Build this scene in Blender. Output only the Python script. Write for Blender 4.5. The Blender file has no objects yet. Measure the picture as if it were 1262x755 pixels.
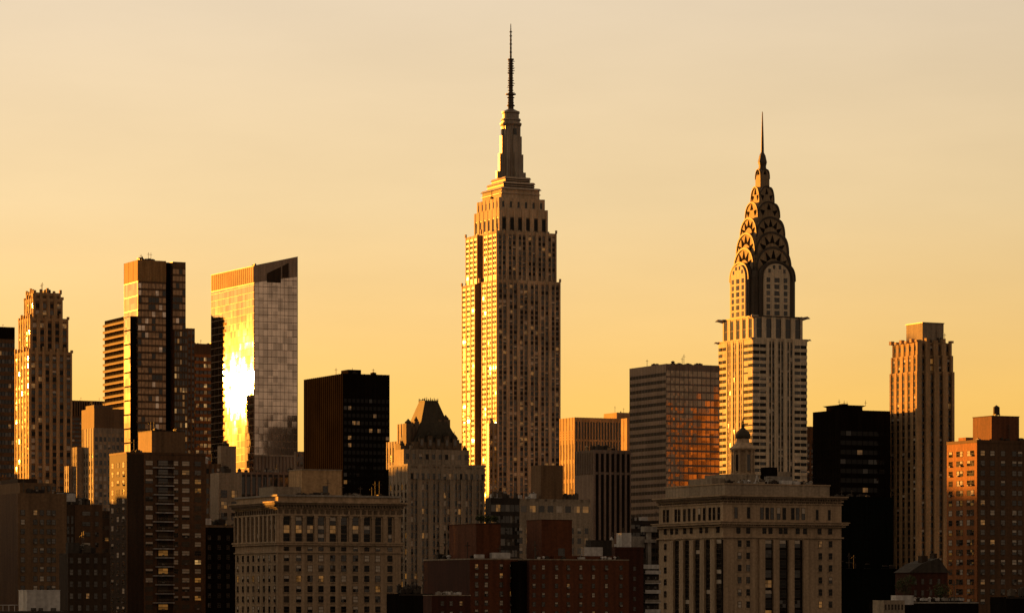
import bpy, bmesh, math, random
from mathutils import Vector
random.seed(11)
R = math.radians
scn = bpy.context.scene
col = scn.collection

# ------------------------------------------------------------------ camera
F = 4000.0            # focal length in photo pixels (1262 wide)
HOR = 740.0           # photo row of the horizon
EYE = 20.0            # camera height, metres
cam_d = bpy.data.cameras.new('camera'); cam = bpy.data.objects.new('camera', cam_d); col.objects.link(cam)
cam.location = (0, 0, EYE); cam.rotation_euler = (R(90), 0, 0)
cam_d.sensor_width = 36.0; cam_d.lens = 36.0 * F / 1262.0
cam_d.shift_y = (HOR - 377.5) / 1262.0
cam_d.clip_start = 1.0; cam_d.clip_end = 60000.0
scn.camera = cam

# ------------------------------------------------------------------ sky, sun, exposure
ANG = R(26.0)                     # the street grid is turned this far
SUN_AZ, SUN_EL = R(47.3), R(3.75) # left of the view direction, above the horizon
world = bpy.data.worlds.new('World'); scn.world = world; world.use_nodes = True
nt = world.node_tree; nt.nodes.clear()
N = nt.nodes.new; L = nt.links.new
out = N('ShaderNodeOutputWorld'); bg = N('ShaderNodeBackground')
sky = N('ShaderNodeTexSky'); sky.sky_type = 'NISHITA'; sky.sun_disc = False
sky.sun_elevation = SUN_EL; sky.sun_rotation = -SUN_AZ
sky.air_density = 1.0; sky.dust_density = 2.2; sky.ozone_density = 0.6
# white balance of the evening air: a warm tint that deepens towards the horizon
tc = N('ShaderNodeTexCoord'); sx = N('ShaderNodeSeparateXYZ'); L(tc.outputs['Generated'], sx.inputs[0])
rp = N('ShaderNodeValToRGB'); L(sx.outputs['Z'], rp.inputs[0])
e = rp.color_ramp.elements
TINT = [(0.0, (1.06, .50, .085)), (0.06, (1.02, .615, .155)), (0.12, (.89, .66, .355)), (0.19, (.81, .66, .48)), (0.6, (.64, .50, .36))]
e[0].position, e[0].color = TINT[0][0], (*TINT[0][1], 1)
e[1].position, e[1].color = TINT[-1][0], (*TINT[-1][1], 1)
for p, c in TINT[1:-1]:
    q = e.new(p); q.color = (*c, 1)
# dim and even the sky: bright towards the sun, darker behind the camera
vd = N('ShaderNodeVectorMath'); vd.operation = 'DOT_PRODUCT'
L(tc.outputs['Generated'], vd.inputs[0]); vd.inputs[1].default_value = (-math.sin(SUN_AZ), math.cos(SUN_AZ), 0.0)
mr = N('ShaderNodeFloatCurve'); md = N('ShaderNodeMapRange'); L(vd.outputs['Value'], md.inputs[0]); md.inputs[1].default_value = -1
cv = mr.mapping.curves[0]; pts = [(0, .40), (.22, .36), (.5, .25), (.66, .38), (.78, .79), (.895, .90), (1, .98)]
cv.points[0].location = pts[0]; cv.points[1].location = pts[-1]
for p in pts[1:-1]: cv.points.new(*p)
mr.mapping.update(); L(md.outputs[0], mr.inputs['Value'])
ef = N('ShaderNodeMapRange'); L(vd.outputs['Value'], ef.inputs[0]); ef.inputs[1].default_value = -.35; ef.inputs[2].default_value = .5
em_ = N('ShaderNodeMix'); em_.data_type = 'RGBA'; L(ef.outputs[0], em_.inputs[0]); em_.inputs[6].default_value = (.78, .55, .365, 1); L(rp.outputs[0], em_.inputs[7])
mu = N('ShaderNodeVectorMath'); mu.operation = 'SCALE'; L(em_.outputs[2], mu.inputs[0]); L(mr.outputs[0], mu.inputs['Scale'])
bw = N('ShaderNodeRGBToBW'); L(sky.outputs[0], bw.inputs[0])
mxk = N('ShaderNodeMix'); mxk.data_type = 'RGBA'; mxk.inputs[0].default_value = 0.08
mxk.inputs[6].default_value = (6.6, 6.6, 6.6, 1); L(sky.outputs[0], mxk.inputs[7])
fin = N('ShaderNodeVectorMath'); fin.operation = 'MULTIPLY'; L(mxk.outputs[2], fin.inputs[0]); L(mu.outputs[0], fin.inputs[1])
# the faintest veil of thin high cloud
cm = N('ShaderNodeMapping'); cm.inputs['Scale'].default_value = (5, 5, 22); L(tc.outputs['Generated'], cm.inputs[0])
cn = N('ShaderNodeTexNoise'); cn.inputs['Scale'].default_value = 2.2; cn.inputs['Detail'].default_value = 5; cn.inputs['Roughness'].default_value = .55; L(cm.outputs[0], cn.inputs[0])
cr_ = N('ShaderNodeMapRange'); L(cn.outputs[0], cr_.inputs[0]); cr_.inputs[1].default_value = .3; cr_.inputs[2].default_value = .7; cr_.inputs[3].default_value = .975; cr_.inputs[4].default_value = 1.03
f2 = N('ShaderNodeVectorMath'); f2.operation = 'SCALE'; L(fin.outputs[0], f2.inputs[0]); L(cr_.outputs[0], f2.inputs['Scale'])
L(f2.outputs[0], bg.inputs[0]); bg.inputs[1].default_value = 0.0434; L(bg.outputs[0], out.inputs[0])

sun_d = bpy.data.lights.new('sun', 'SUN'); sun = bpy.data.objects.new('sun', sun_d); col.objects.link(sun)
sun_d.energy = 5.0; sun_d.angle = R(0.55); sun_d.color = (1.0, .36, .035)
sdir = Vector((-math.sin(SUN_AZ) * math.cos(SUN_EL), math.cos(SUN_AZ) * math.cos(SUN_EL), math.sin(SUN_EL)))
sun.rotation_euler = sdir.to_track_quat('Z', 'Y').to_euler()
sun.location = sdir * 3000
scn.view_settings.view_transform = 'Standard'; scn.view_settings.look = 'None'
scn.view_settings.gamma = 1.0; scn.view_settings.use_curve_mapping = False
scn.view_settings.exposure = 2.1
scn.render.engine = 'CYCLES'
scn.cycles.max_bounces = 6; scn.cycles.sample_clamp_indirect = 4.0
scn.cycles.use_denoising = True

# ------------------------------------------------------------------ materials
MATS = {}
def _new(name):
    m = bpy.data.materials.new(name); m.use_nodes = True
    t = m.node_tree; p = t.nodes['Principled BSDF']; MATS[name] = m
    return m, t, p

def stone(name, c, rough=.85, var=.24, scale=.05, band=0.0, metal=0.0, streak=.28, spec=.2):
    """masonry: mottled, with rain streaks and a fine grain"""
    m, t, p = _new(name); n = t.nodes.new; l = t.links.new
    tc = n('ShaderNodeTexCoord')
    mp = n('ShaderNodeMapping'); mp.inputs['Scale'].default_value = (scale, scale, scale); l(tc.outputs['Object'], mp.inputs[0])
    n1 = n('ShaderNodeTexNoise'); n1.inputs['Scale'].default_value = 1.0; n1.inputs['Detail'].default_value = 5; l(mp.outputs[0], n1.inputs[0])
    mp2 = n('ShaderNodeMapping'); mp2.inputs['Scale'].default_value = (.9, .9, .035); l(tc.outputs['Object'], mp2.inputs[0])
    n2 = n('ShaderNodeTexNoise'); n2.inputs['Scale'].default_value = 1.0; n2.inputs['Detail'].default_value = 3; l(mp2.outputs[0], n2.inputs[0])
    n3 = n('ShaderNodeTexNoise'); n3.inputs['Scale'].default_value = 1.3; n3.inputs['Detail'].default_value = 6; l(tc.outputs['Object'], n3.inputs[0])
    a = n('ShaderNodeMapRange'); l(n1.outputs[0], a.inputs[0]); a.inputs[1].default_value = .3; a.inputs[2].default_value = .7
    a.inputs[3].default_value = 1 - var; a.inputs[4].default_value = 1 + var
    b = n('ShaderNodeMapRange'); l(n2.outputs[0], b.inputs[0]); b.inputs[1].default_value = .35; b.inputs[2].default_value = .7
    b.inputs[3].default_value = 1 + streak * .4; b.inputs[4].default_value = 1 - streak
    g = n('ShaderNodeMapRange'); l(n3.outputs[0], g.inputs[0]); g.inputs[1].default_value = .3; g.inputs[2].default_value = .7
    g.inputs[3].default_value = .80; g.inputs[4].default_value = 1.2
    m1 = n('ShaderNodeMath'); m1.operation = 'MULTIPLY'; l(a.outputs[0], m1.inputs[0]); l(b.outputs[0], m1.inputs[1])
    m2 = n('ShaderNodeMath'); m2.operation = 'MULTIPLY'; l(m1.outputs[0], m2.inputs[0]); l(g.outputs[0], m2.inputs[1])
    vm = n('ShaderNodeVectorMath'); vm.operation = 'SCALE'; vm.inputs[0].default_value = c; l(m2.outputs[0], vm.inputs['Scale'])
    l(vm.outputs[0], p.inputs['Base Color'])
    p.inputs['Roughness'].default_value = rough; p.inputs['Metallic'].default_value = metal
    p.inputs['Specular IOR Level'].default_value = spec
    bp = n('ShaderNodeBump'); bp.inputs['Strength'].default_value = .25; bp.inputs['Distance'].default_value = .15
    l(n3.outputs[0], bp.inputs['Height']); l(bp.outputs[0], p.inputs['Normal'])
    return m

def wobble(t, p, cell, amt, smooth, sscale=.05):
    """glass panes never hang quite true: tilt the normal per pane and warp it a little"""
    n = t.nodes.new; l = t.links.new
    tc = n('ShaderNodeTexCoord'); g = n('ShaderNodeNewGeometry')
    sn = n('ShaderNodeVectorMath'); sn.operation = 'SNAP'; l(tc.outputs['Object'], sn.inputs[0]); sn.inputs[1].default_value = cell
    wn = n('ShaderNodeTexWhiteNoise'); l(sn.outputs[0], wn.inputs[0])
    wn.noise_dimensions = '4D'
    oi = n('ShaderNodeObjectInfo'); l(oi.outputs['Random'], wn.inputs['W'])
    s1 = n('ShaderNodeVectorMath'); s1.operation = 'SUBTRACT'; l(wn.outputs['Color'], s1.inputs[0]); s1.inputs[1].default_value = (.5, .5, .5)
    s2 = n('ShaderNodeVectorMath'); s2.operation = 'SCALE'; l(s1.outputs[0], s2.inputs[0]); s2.inputs['Scale'].default_value = amt
    no = n('ShaderNodeTexNoise'); no.inputs['Scale'].default_value = sscale; no.inputs['Detail'].default_value = 2; l(g.outputs['Position'], no.inputs[0])
    s3 = n('ShaderNodeVectorMath'); s3.operation = 'SUBTRACT'; l(no.outputs['Color'], s3.inputs[0]); s3.inputs[1].default_value = (.5, .5, .5)
    s4 = n('ShaderNodeVectorMath'); s4.operation = 'SCALE'; l(s3.outputs[0], s4.inputs[0]); s4.inputs['Scale'].default_value = smooth
    a1 = n('ShaderNodeVectorMath'); a1.operation = 'ADD'; l(g.outputs['Normal'], a1.inputs[0]); l(s2.outputs[0], a1.inputs[1])
    a2 = n('ShaderNodeVectorMath'); a2.operation = 'ADD'; l(a1.outputs[0], a2.inputs[0]); l(s4.outputs[0], a2.inputs[1])
    nn = n('ShaderNodeVectorMath'); nn.operation = 'NORMALIZE'; l(a2.outputs[0], nn.inputs[0])
    l(nn.outputs[0], p.inputs['Normal'])
    return wn

def glass(name, c, rough=.16, ior=1.9, cell=(3.1, 3.1, 3.6), amt=.05, smooth=.06, emit=None, es=0.0, metal=0.0):
    m, t, p = _new(name)
    p.inputs['Base Color'].default_value = (*c, 1); p.inputs['Roughness'].default_value = rough
    p.inputs['IOR'].default_value = ior; p.inputs['Metallic'].default_value = metal
    wn = wobble(t, p, cell, amt, smooth)
    if metal > 0:
        n = t.nodes.new; l = t.links.new
        mr_ = n('ShaderNodeMapRange'); l(wn.outputs['Value'], mr_.inputs[0]); mr_.inputs[3].default_value = .62; mr_.inputs[4].default_value = 1.1
        vm = n('ShaderNodeVectorMath'); vm.operation = 'SCALE'; vm.inputs[0].default_value = c; l(mr_.outputs[0], vm.inputs['Scale'])
        l(vm.outputs[0], p.inputs['Base Color'])
    if emit:
        em = t.nodes.new('ShaderNodeMapRange'); t.links.new(wn.outputs['Value'], em.inputs[0]); em.inputs[3].default_value = es * .2; em.inputs[4].default_value = es * 2.2; t.links.new(em.outputs[0], p.inputs['Emission Strength'])
        p.inputs['Emission Color'].default_value = (*emit, 1); p.inputs['Emission Strength'].default_value = es
    return m

limestone = stone('limestone', (.40, .30, .20))
limestone_b = stone('spandrel_metal', (.16, .125, .095), rough=.5, metal=.3)
white_brick = stone('white_brick', (.52, .43, .31), var=.1)
grey_brick = stone('grey_brick', (.14, .12, .10))
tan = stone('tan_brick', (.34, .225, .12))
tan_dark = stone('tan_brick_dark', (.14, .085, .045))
brown = stone('brown_brick', (.085, .046, .024))
brown_dk = stone('dark_brown_brick', (.038, .023, .013))
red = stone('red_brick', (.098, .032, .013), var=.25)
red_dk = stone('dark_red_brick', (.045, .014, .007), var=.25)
rust = stone('rust_brick', (.23, .085, .025), var=.15)
granite = stone('beaux_stone', (.32, .235, .155), var=.14, streak=.3)
granite_dk = stone('dark_stone', (.12, .086, .056), var=.2, streak=.3)  # darker stone for dentils, soffits, turrets and plain blocks
bronze = stone('bronze_cladding', (.095, .055, .028), rough=.55, metal=.2, var=.2)
bronze_lt = stone('bronze_panel', (.25, .15, .065), rough=.8, metal=.0, var=.15, spec=.1)
black = stone('black_cladding', (.009, .0068, .0055), rough=.9, spec=0)
black2 = stone('black_green_cladding', (.005, .006, .005), rough=.9, spec=0)
char = stone('charcoal_cladding', (.028, .022, .018), rough=.75, spec=.15)
steel = stone('steel_cladding', (.33, .265, .20), rough=.6, metal=.15, var=.12, streak=.3)
steel_dk = stone('dark_steel', (.07, .055, .042), rough=.6, metal=.3)
white_pt = stone('white_paint', (.42, .41, .40), var=.08)
pale_roof = stone('pale_roof', (.22, .20, .175))
roofm = stone('roof_felt', (.045, .038, .032), rough=.95)
copper = stone('copper_roof', (.042, .034, .022), rough=.7)
conc = stone('concrete', (.24, .195, .145))
mauve = stone('mauve_cladding', (.17, .125, .10), rough=.5, metal=.2)
mauve2 = stone('glass_tower_frame', (.27, .20, .15), rough=.6)
steel_mast = stone('mast_steel', (.22, .185, .15), rough=.45, metal=.35, spec=.3)
steel_crown = stone('crown_steel', (.25, .185, .115), rough=.7, metal=.1, spec=.1)
matte_win = stone('matt_window', (.045, .036, .028), rough=.7, spec=.1)
rust_dk = stone('penthouse_brick', (.12, .042, .018))
wood = stone('tank_wood', (.05, .032, .02))
tri_dk = stone('crown_window_dark', (.018, .014, .011), rough=.9, spec=0)
G_dark = glass('window_glass', (.016, .014, .012), rough=.034, ior=1.5, amt=.04, smooth=.03)
G_ink = glass('black_window_glass', (.008, .007, .006), rough=.06, ior=1.22, amt=.03, smooth=.03)
G_mid = glass('window_glass_grey', (.055, .045, .035), rough=.04, ior=1.6, amt=.035, smooth=.03)
G_blind = stone('window_blind', (.44, .38, .31), var=.3)
G_lit = glass('window_lit', (.05, .03, .01), emit=(1, .42, .08), es=.02)
G_lit2 = glass('window_lit_bright', (.05, .03, .01), emit=(1, .55, .18), es=.055)
G_facade = glass('curtain_glass', (.62, .47, .30), rough=.02, metal=.95, cell=(2.9, 2.9, 4.1), amt=.007, smooth=.030)
G_mauve = glass('bronze_curtain_glass', (.66, .53, .43), rough=.07, metal=.9, cell=(3.0, 3.0, 3.8), amt=.02, smooth=.05)
G_bronze = glass('bronze_window_glass', (.25, .145, .075), rough=.12, metal=.8, cell=(3.0, 3.0, 3.8), amt=.02, smooth=.05)
G_strip = glass('strip_glass', (.26, .19, .13), rough=.08, metal=.85, cell=(2.6, 2.6, 3.6), amt=.03, smooth=.06)
leaf = stone('leaf', (.045, .055, .018), var=.4, scale=1.5)

# ------------------------------------------------------------------ mesh helpers
class MB:
    def __init__(s): s.v = []; s.f = []; s.m = []; s.mats = []
    def mi(s, mat):
        if mat not in s.mats: s.mats.append(mat)
        return s.mats.index(mat)
    def raw(s, vs, fs, mat):
        o = len(s.v); s.v += [tuple(q) for q in vs]; k = s.mi(mat)
        for f in fs: s.f.append(tuple(i + o for i in f)); s.m.append(k)
    def box(s, x0, x1, y0, y1, z0, z1, mat):
        s.raw([(x0, y0, z0), (x1, y0, z0), (x1, y1, z0), (x0, y1, z0), (x0, y0, z1), (x1, y0, z1), (x1, y1, z1), (x0, y1, z1)],
              [(0, 3, 2, 1), (4, 5, 6, 7), (0, 1, 5, 4), (1, 2, 6, 5), (2, 3, 7, 6), (3, 0, 4, 7)], mat)
    def frustum(s, x0, x1, y0, y1, z0, X0, X1, Y0, Y1, z1, mat):
        s.raw([(x0, y0, z0), (x1, y0, z0), (x1, y1, z0), (x0, y1, z0), (X0, Y0, z1), (X1, Y0, z1), (X1, Y1, z1), (X0, Y1, z1)],
              [(0, 3, 2, 1), (4, 5, 6, 7), (0, 1, 5, 4), (1, 2, 6, 5), (2, 3, 7, 6), (3, 0, 4, 7)], mat)
    def lathe(s, cx, cy, prof, mat, n=16, ph=0.0):
        vs = []
        for r, z in prof:
            for i in range(n):
                t = 2 * math.pi * (i + ph) / n; vs.append((cx + r * math.cos(t), cy + r * math.sin(t), z))
        fs = []
        for k in range(len(prof) - 1):
            for i in range(n):
                j = (i + 1) % n; fs.append((k * n + i, k * n + j, (k + 1) * n + j, (k + 1) * n + i))
        fs.append(tuple(range(n - 1, -1, -1))); fs.append(tuple((len(prof) - 1) * n + i for i in range(n)))
        s.raw(vs, fs, mat)
    def tube(s, a, b, r, mat, n=6, r2=None):
        a, b = Vector(a), Vector(b); d = (b - a).normalized(); r2 = r if r2 is None else r2
        u = d.orthogonal().normalized(); w = d.cross(u); vs = []
        for P_, rr in ((a, r), (b, r2)):
            for i in range(n):
                t = 2 * math.pi * i / n; vs.append(P_ + (u * math.cos(t) + w * math.sin(t)) * rr)
        fs = [(i, (i + 1) % n, n + (i + 1) % n, n + i) for i in range(n)] + [tuple(range(n - 1, -1, -1)), tuple(range(n, 2 * n))]
        s.raw(vs, fs, mat)
    def prism(s, poly, lo, hi, axis, mat):
        """poly: list of (a, z); extruded lo..hi along 'x' or 'y'"""
        n = len(poly)
        P_ = (lambda a, z, h: (h, a, z)) if axis == 'x' else (lambda a, z, h: (a, h, z))
        vs = [P_(a, z, lo) for a, z in poly] + [P_(a, z, hi) for a, z in poly]
        fs = [tuple(range(n)), tuple(range(2 * n - 1, n - 1, -1))] + [(i, n + i, n + (i + 1) % n, (i + 1) % n) for i in range(n)]
        s.raw(vs, fs, mat)
    def build(s, name, parent=None, loc=None, smooth=False):
        me = bpy.data.meshes.new(name); me.from_pydata(s.v, [], s.f)
        for m in s.mats: me.materials.append(m)
        me.polygons.foreach_set('material_index', s.m)
        bm = bmesh.new(); bm.from_mesh(me); bmesh.ops.recalc_face_normals(bm, faces=bm.faces); bm.to_mesh(me); bm.free()
        if smooth:
            me.polygons.foreach_set('use_smooth', [True] * len(me.polygons))
        me.update()
        o = bpy.data.objects.new(name, me); col.objects.link(o)
        if parent: o.parent = parent
        if loc: o.location = loc
        return o

CA, SA = math.cos(ANG), math.sin(ANG)
def wpos(px, D): return (px - 631.0) / F * D
def zof(y, D): return EYE + (HOR - y) / F * D

def win_mesh(w, h, var, style):
    """one window seen from the street side: local x along the wall, y = outwards negative, centred"""
    mb = MB(); a, b = w / 2, h / 2
    ac = var.endswith('+'); var = var.rstrip('+')
    if ac:
        mb.box(-.36, .36, -.50, -.02, -b - .05, -b + .42, pale_roof)
    g = {'matte': tri_dk, 'matte2': matte_win, 'ink': G_ink, 'dark': G_dark, 'mid': G_mid, 'blind': G_blind, 'lit': G_lit, 'lit2': G_lit2, 'half': G_dark, 'facade': G_facade,
         'mauve': G_mauve, 'bronze': G_bronze, 'strip': G_strip}[var]
    if style == 'near':
        fr = .10
        fm = FRAME_M
        mb.box(-a, a, -.10, 0, -b, -b + fr, fm); mb.box(-a, a, -.10, 0, b - fr, b, fm)
        mb.box(-a, -a + fr, -.09, 0, -b + fr, b - fr, fm); mb.box(a - fr, a, -.09, 0, -b + fr, b - fr, fm)
        mb.box(-a + fr, a - fr, -.085, 0, -.06, .06, fm)
        mb.box(-a + fr, a - fr, -.04, 0, .06, b - fr, G_blind if var == 'half' else g)
        mb.box(-a + fr, a - fr, -.04, 0, -b + fr, -.06, g)
    else:
        if var == 'half':
            mb.box(-a, a, -.05, 0, -b, 0, g); mb.box(-a, a, -.05, 0, 0, b, G_blind)
        else:
            mb.box(-a, a, -.05, 0, -b, b, g)
    return mb
FRAME_M = stone('window_frame', (.07, .055, .042))

ALL = []
class Bld:
    """a building whose near corner stands at photo column xc and distance D; x runs along the shaded right face, y along the left face"""
    def __init__(s, name, label, cat, xc, D, xl=None, xr=None, ytop=None, W=None, P=None, group=None, center=False, base=0.0, ang=ANG):
        s.D = D; s.X = wpos(xc, D); s.sc = D / F; s.ca, s.sa = math.cos(ang), math.sin(ang)
        s.root = bpy.data.objects.new(name, None); col.objects.link(s.root)
        s.root.empty_display_size = 5
        s.root.location = (s.X, D, base); s.root.rotation_euler = (0, 0, ang); s.base = base
        s.root['label'] = label; s.root['category'] = cat
        if group: s.root['group'] = group
        s.W = W if W else (s.u(xr) if xr is not None else 20)
        s.P = P if P else (s.vv(xl) if xl is not None else 25)
        s.h = s.z(ytop) if ytop is not None else 50
        s.ac = 0.0; s.wall = MB(); s.wins = []; s.extra = []; ALL.append(s)
    def u(s, px, y=0.0):   # local x of photo column px on the plane local y
        k = (px - 631.0) / F; X = s.X - y * s.sa; Y = s.D + y * s.ca
        return (k * Y - X) / (s.ca - k * s.sa)
    def vv(s, px, x=0.0):
        k = (px - 631.0) / F; X = s.X + x * s.ca; Y = s.D + x * s.sa
        return (X - k * Y) / (s.sa + k * s.ca)
    def z(s, y, lx=0.0, ly=0.0):
        Y = s.D + lx * s.sa + ly * s.ca
        return EYE + (HOR - y) / F * Y - s.base
    def facade(s, face, base, a0, a1, z0, z1, n, fh, pw=.35, sh=.4, pd=.45, sd=.18, pair=False, style='far', mats=None,
               pm=None, sm=None, wz=None, top=0.0, ends=True, gap=.0, trim=0.0, win=True, wf=1.0):
        mats = mats or {'dark': 5, 'mid': 2, 'half': 1.5, 'blind': .6, 'lit': .5}
        pm = pm or s.mat; sm = sm or s.mat2
        wz = max(z0, wz if wz is not None else s.wz)
        if face == 'L': pd = min(pd, .32); sd = min(sd, .12)
        def put(alo, ahi, o0, o1, zl, zh, m):
            if face == 'R': s.wall.box(alo, ahi, base - o1, base - o0, zl, zh, m)
            else: s.wall.box(base - o1, base - o0, alo, ahi, zl, zh, m)
        bwid = (a1 - a0) / n; p = pw * bwid
        if pd > 0 and pw > 0:
            for i in range(n + 1):
                c = a0 + i * bwid
                lo, hi = max(a0, c - p / 2), min(a1, c + p / 2)
                if i == 0 and ends: lo = a0 - (pd if face == 'R' else 0)
                if (i in (0, n)) and not ends: continue
                put(lo, hi, 0, pd, z0, z1 + .06, pm)
                if pair and i < n:
                    put(c + bwid / 2 - .06 * bwid, c + bwid / 2 + .06 * bwid, 0, pd * .6, z0, z1 - .1, pm)
        zt = z1 - top
        if top > 0: put(a0, a1, 0, sd + .02, zt, z1 - .01, pm)
        nf = int((zt - wz) / fh)
        lowest = zt - nf * fh
        if lowest > z0 + .5: put(a0, a1, 0, sd, z0, lowest - .02, sm)
        kinds = list(mats.keys()); wts = list(mats.values())
        for k in range(nf):
            zz = zt - k * fh
            put(a0, a1, 0, sd, zz - sh * fh, zz, sm)
            if not win: continue
            wh = (1 - sh) * fh * wf; zc = zz - sh * fh - (1 - sh) * fh / 2
            for i in range(n):
                c = a0 + (i + .5) * bwid
                ww = bwid - p - gap
                cs = [(c, ww)] if not pair else [(c - (ww / 2 + .06 * bwid) / 2, ww / 2 - .06 * bwid), (c + (ww / 2 + .06 * bwid) / 2, ww / 2 - .06 * bwid)]
                for cc, w_ in cs:
                    s.wins.append((face, base, cc, zc, round(w_, 3), round(wh - .02, 3), random.choices(kinds, wts)[0], style))
    def window(s, face, base, c, zc, w, h, var='dark', style='near', off=0.0):
        if s.ac and style == 'near' and random.random() < s.ac: var += '+'
        s.wins.append((face, base - off, c, zc, w, h, var, style))
    def done(s, name='wall'):
        wall = s.wall.build(name, s.root) if s.wall.v else None
        ws = s.wins
        # windows in view come first, then the shaded face that the picture shows widest
        def key(w):
            face, base, c, zc, ww, hh, var, st = w
            lx, ly = (c, base) if face == 'R' else (base, c)
            Y = s.D + lx * s.sa + ly * s.ca; X = s.X + lx * s.ca - ly * s.sa
            py = HOR - (zc + s.base - EYE) * F / Y; px = 631 + X / Y * F
            vis = 0 <= py <= 755 and 0 <= px <= 1262
            return (not vis, -round(ww * hh * (s.ca if face == 'R' else s.sa) / (Y / 1000) ** 2, 2))
        ws.sort(key=key)
        cache = {}
        for w in ws[:99]:
            face, base, c, zc, ww, hh, var, st = w
            k = (ww, hh, var, st)
            if k not in cache:
                o = win_mesh(ww, hh, var, st).build('window', s.root); cache[k] = o
            else:
                o = cache[k].copy(); col.objects.link(o); o.parent = s.root
            if face == 'R': o.location = (c, base, zc); o.rotation_euler = (0, 0, 0)
            else: o.location = (base, c, zc); o.rotation_euler = (0, 0, -math.pi / 2)
        rest = ws[99:]
        if rest:
            mb = MB(); mc = {}
            for face, base, c, zc, ww, hh, var, st in rest:
                k = (ww, hh, var, st)
                if k not in mc: mc[k] = win_mesh(*k)
                src = mc[k]
                if face == 'R': vs = [(c + x, base + y, zc + z) for x, y, z in src.v]
                else: vs = [(base + y, c - x, zc + z) for x, y, z in src.v]
                o0 = len(mb.v); mb.v += vs
                for f, m in zip(src.f, src.m):
                    mb.f.append(tuple(i + o0 for i in f)); mb.m.append(mb.mi(src.mats[m]))
            o = mb.build('window', s.root); o['kind'] = 'stuff'
        return wall
    def part(s, name, mb, loc=None, smooth=False, parent=None):
        return mb.build(name, parent or s.root, loc, smooth)
    def parapet(s, x0, x1, y0, y1, z, hh, t, m, name='parapet', over=0.0):
        mb = MB()
        mb.box(x0 - over, x1 + over, y0 - over, y0 + t, z, z + hh, m); mb.box(x0 - over, x1 + over, y1 - t, y1 + over, z, z + hh, m)
        mb.box(x0 - over, x0 + t, y0 + t, y1 - t, z, z + hh - .01, m); mb.box(x1 - t, x1 + over, y0 + t, y1 - t, z, z + hh - .01, m)
        return s.part(name, mb)
    def boxpart(s, name, x0, x1, y0, y1, z0, z1, m):
        mb = MB(); mb.box(x0, x1, y0, y1, z0, z1, m); return s.part(name, mb)
    def roof_units(s, x0, x1, y0, y1, z, n, seed, mats=None, smax=3.2, hmax=2.4, ant=2):
        rnd = random.Random(seed); mats = mats or [roofm, char, steel_dk, pale_roof]
        for i in range(int(n * 1.5)):
            w, d, hh = rnd.uniform(min(.8, smax), smax), rnd.uniform(1.2, smax), rnd.uniform(.8, hmax)
            x = rnd.uniform(x0 + w, max(x0 + w + .1, x1 - w)); y = rnd.uniform(y0 + d, max(y0 + d + .1, y1 - d)); m = rnd.choice(mats)
            mb = MB()
            if i % 3 == 2:
                mb.lathe(x, y, [(w * .28, z), (w * .28, z + hh * .8), (w * .42, z + hh * .8), (w * .42, z + hh), (.1, z + hh * 1.25)], m, 10)
                s.part('roof_vent', mb)
            else:
                mb.box(x - w / 2, x + w / 2, y - d / 2, y + d / 2, z + .25, z + hh, m)
                mb.box(x - w / 2 + .2, x + w / 2 - .2, y - d / 2 + .2, y + d / 2 - .2, z, z + .25, roofm)
                mb.lathe(x, y, [(w * .3, z + hh), (w * .3, z + hh + .3)], steel_dk, 10)
                s.part('roof_unit', mb)
        for i in range(ant):
            x, y = rnd.uniform(x0, x1), rnd.uniform(y0, y1); hh = rnd.uniform(2.5, 6)
            mb = MB(); mb.tube((x, y, z), (x, y, z + hh), .12, steel_dk)
            mb.tube((x - .8, y, z + hh * .8), (x + .8, y, z + hh * .8), .08, steel_dk)
            s.part('antenna', mb)
def bld(name, label, cat, xl, xc, xr, ytop, D, m, m2=None, wy=700, P=None, W=None, group=None, body=True, **k):
    b = Bld(name, label, cat, xc, D, xl, xr, ytop, W=W, P=P, group=group, **k)
    b.mat = m; b.mat2 = m2 or m; b.wz = max(3.0, zof(wy, D))
    if body:
        b.wall.box(0, b.W, 0, b.P, 0, b.h, b.mat2)
    return b
def water_tank(b, x, y, z, r=2.0, h=3.4, leg=2.2, parent=None):
    mb = MB()
    mb.lathe(x, y, [(r, z + leg), (r * .97, z + leg + h), (r * 1.06, z + leg + h), (.1, z + leg + h + r * .7)], wood, 16)
    t = b.part('water_tank', mb)
    mb = MB()
    for i in (-1, 1):
        for j in (-1, 1): mb.tube((x + i * r * .65, y + j * r * .65, z), (x + i * r * .65, y + j * r * .65, z + leg + .1), .14, steel_dk)
    mb.box(x - r * .8, x + r * .8, y - r * .8, y + r * .8, z + leg - .25, z + leg, steel_dk)
    b.part('tank_stand', mb)

# ------------------------------------------------------------------ ground and river
g = MB(); g.raw([(-30000, 520, 0), (30000, 520, 0), (30000, 45000, 0), (-30000, 45000, 0)], [(0, 1, 2, 3)], stone('asphalt', (.03, .026, .022), scale=.01))
o = g.build('ground'); o['kind'] = 'structure'
wm, wt, wp = _new('river_water'); wp.inputs['Base Color'].default_value = (.01, .012, .012, 1); wp.inputs['Roughness'].default_value = .12
wn_ = wt.nodes.new('ShaderNodeTexNoise'); wn_.inputs['Scale'].default_value = 60; wb = wt.nodes.new('ShaderNodeBump'); wb.inputs['Strength'].default_value = .4
wt.links.new(wn_.outputs[0], wb.inputs['Height']); wt.links.new(wb.outputs[0], wp.inputs['Normal'])
g = MB(); g.raw([(-30000, -3000, -2), (30000, -3000, -2), (30000, 519, -2), (-30000, 519, -2)], [(0, 1, 2, 3)], wm)
o = g.build('river'); o['kind'] = 'structure'
g = MB(); g.box(-30000, 30000, 519, 520, -3, .3, conc); o = g.build('river_embankment'); o['kind'] = 'structure'

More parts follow.
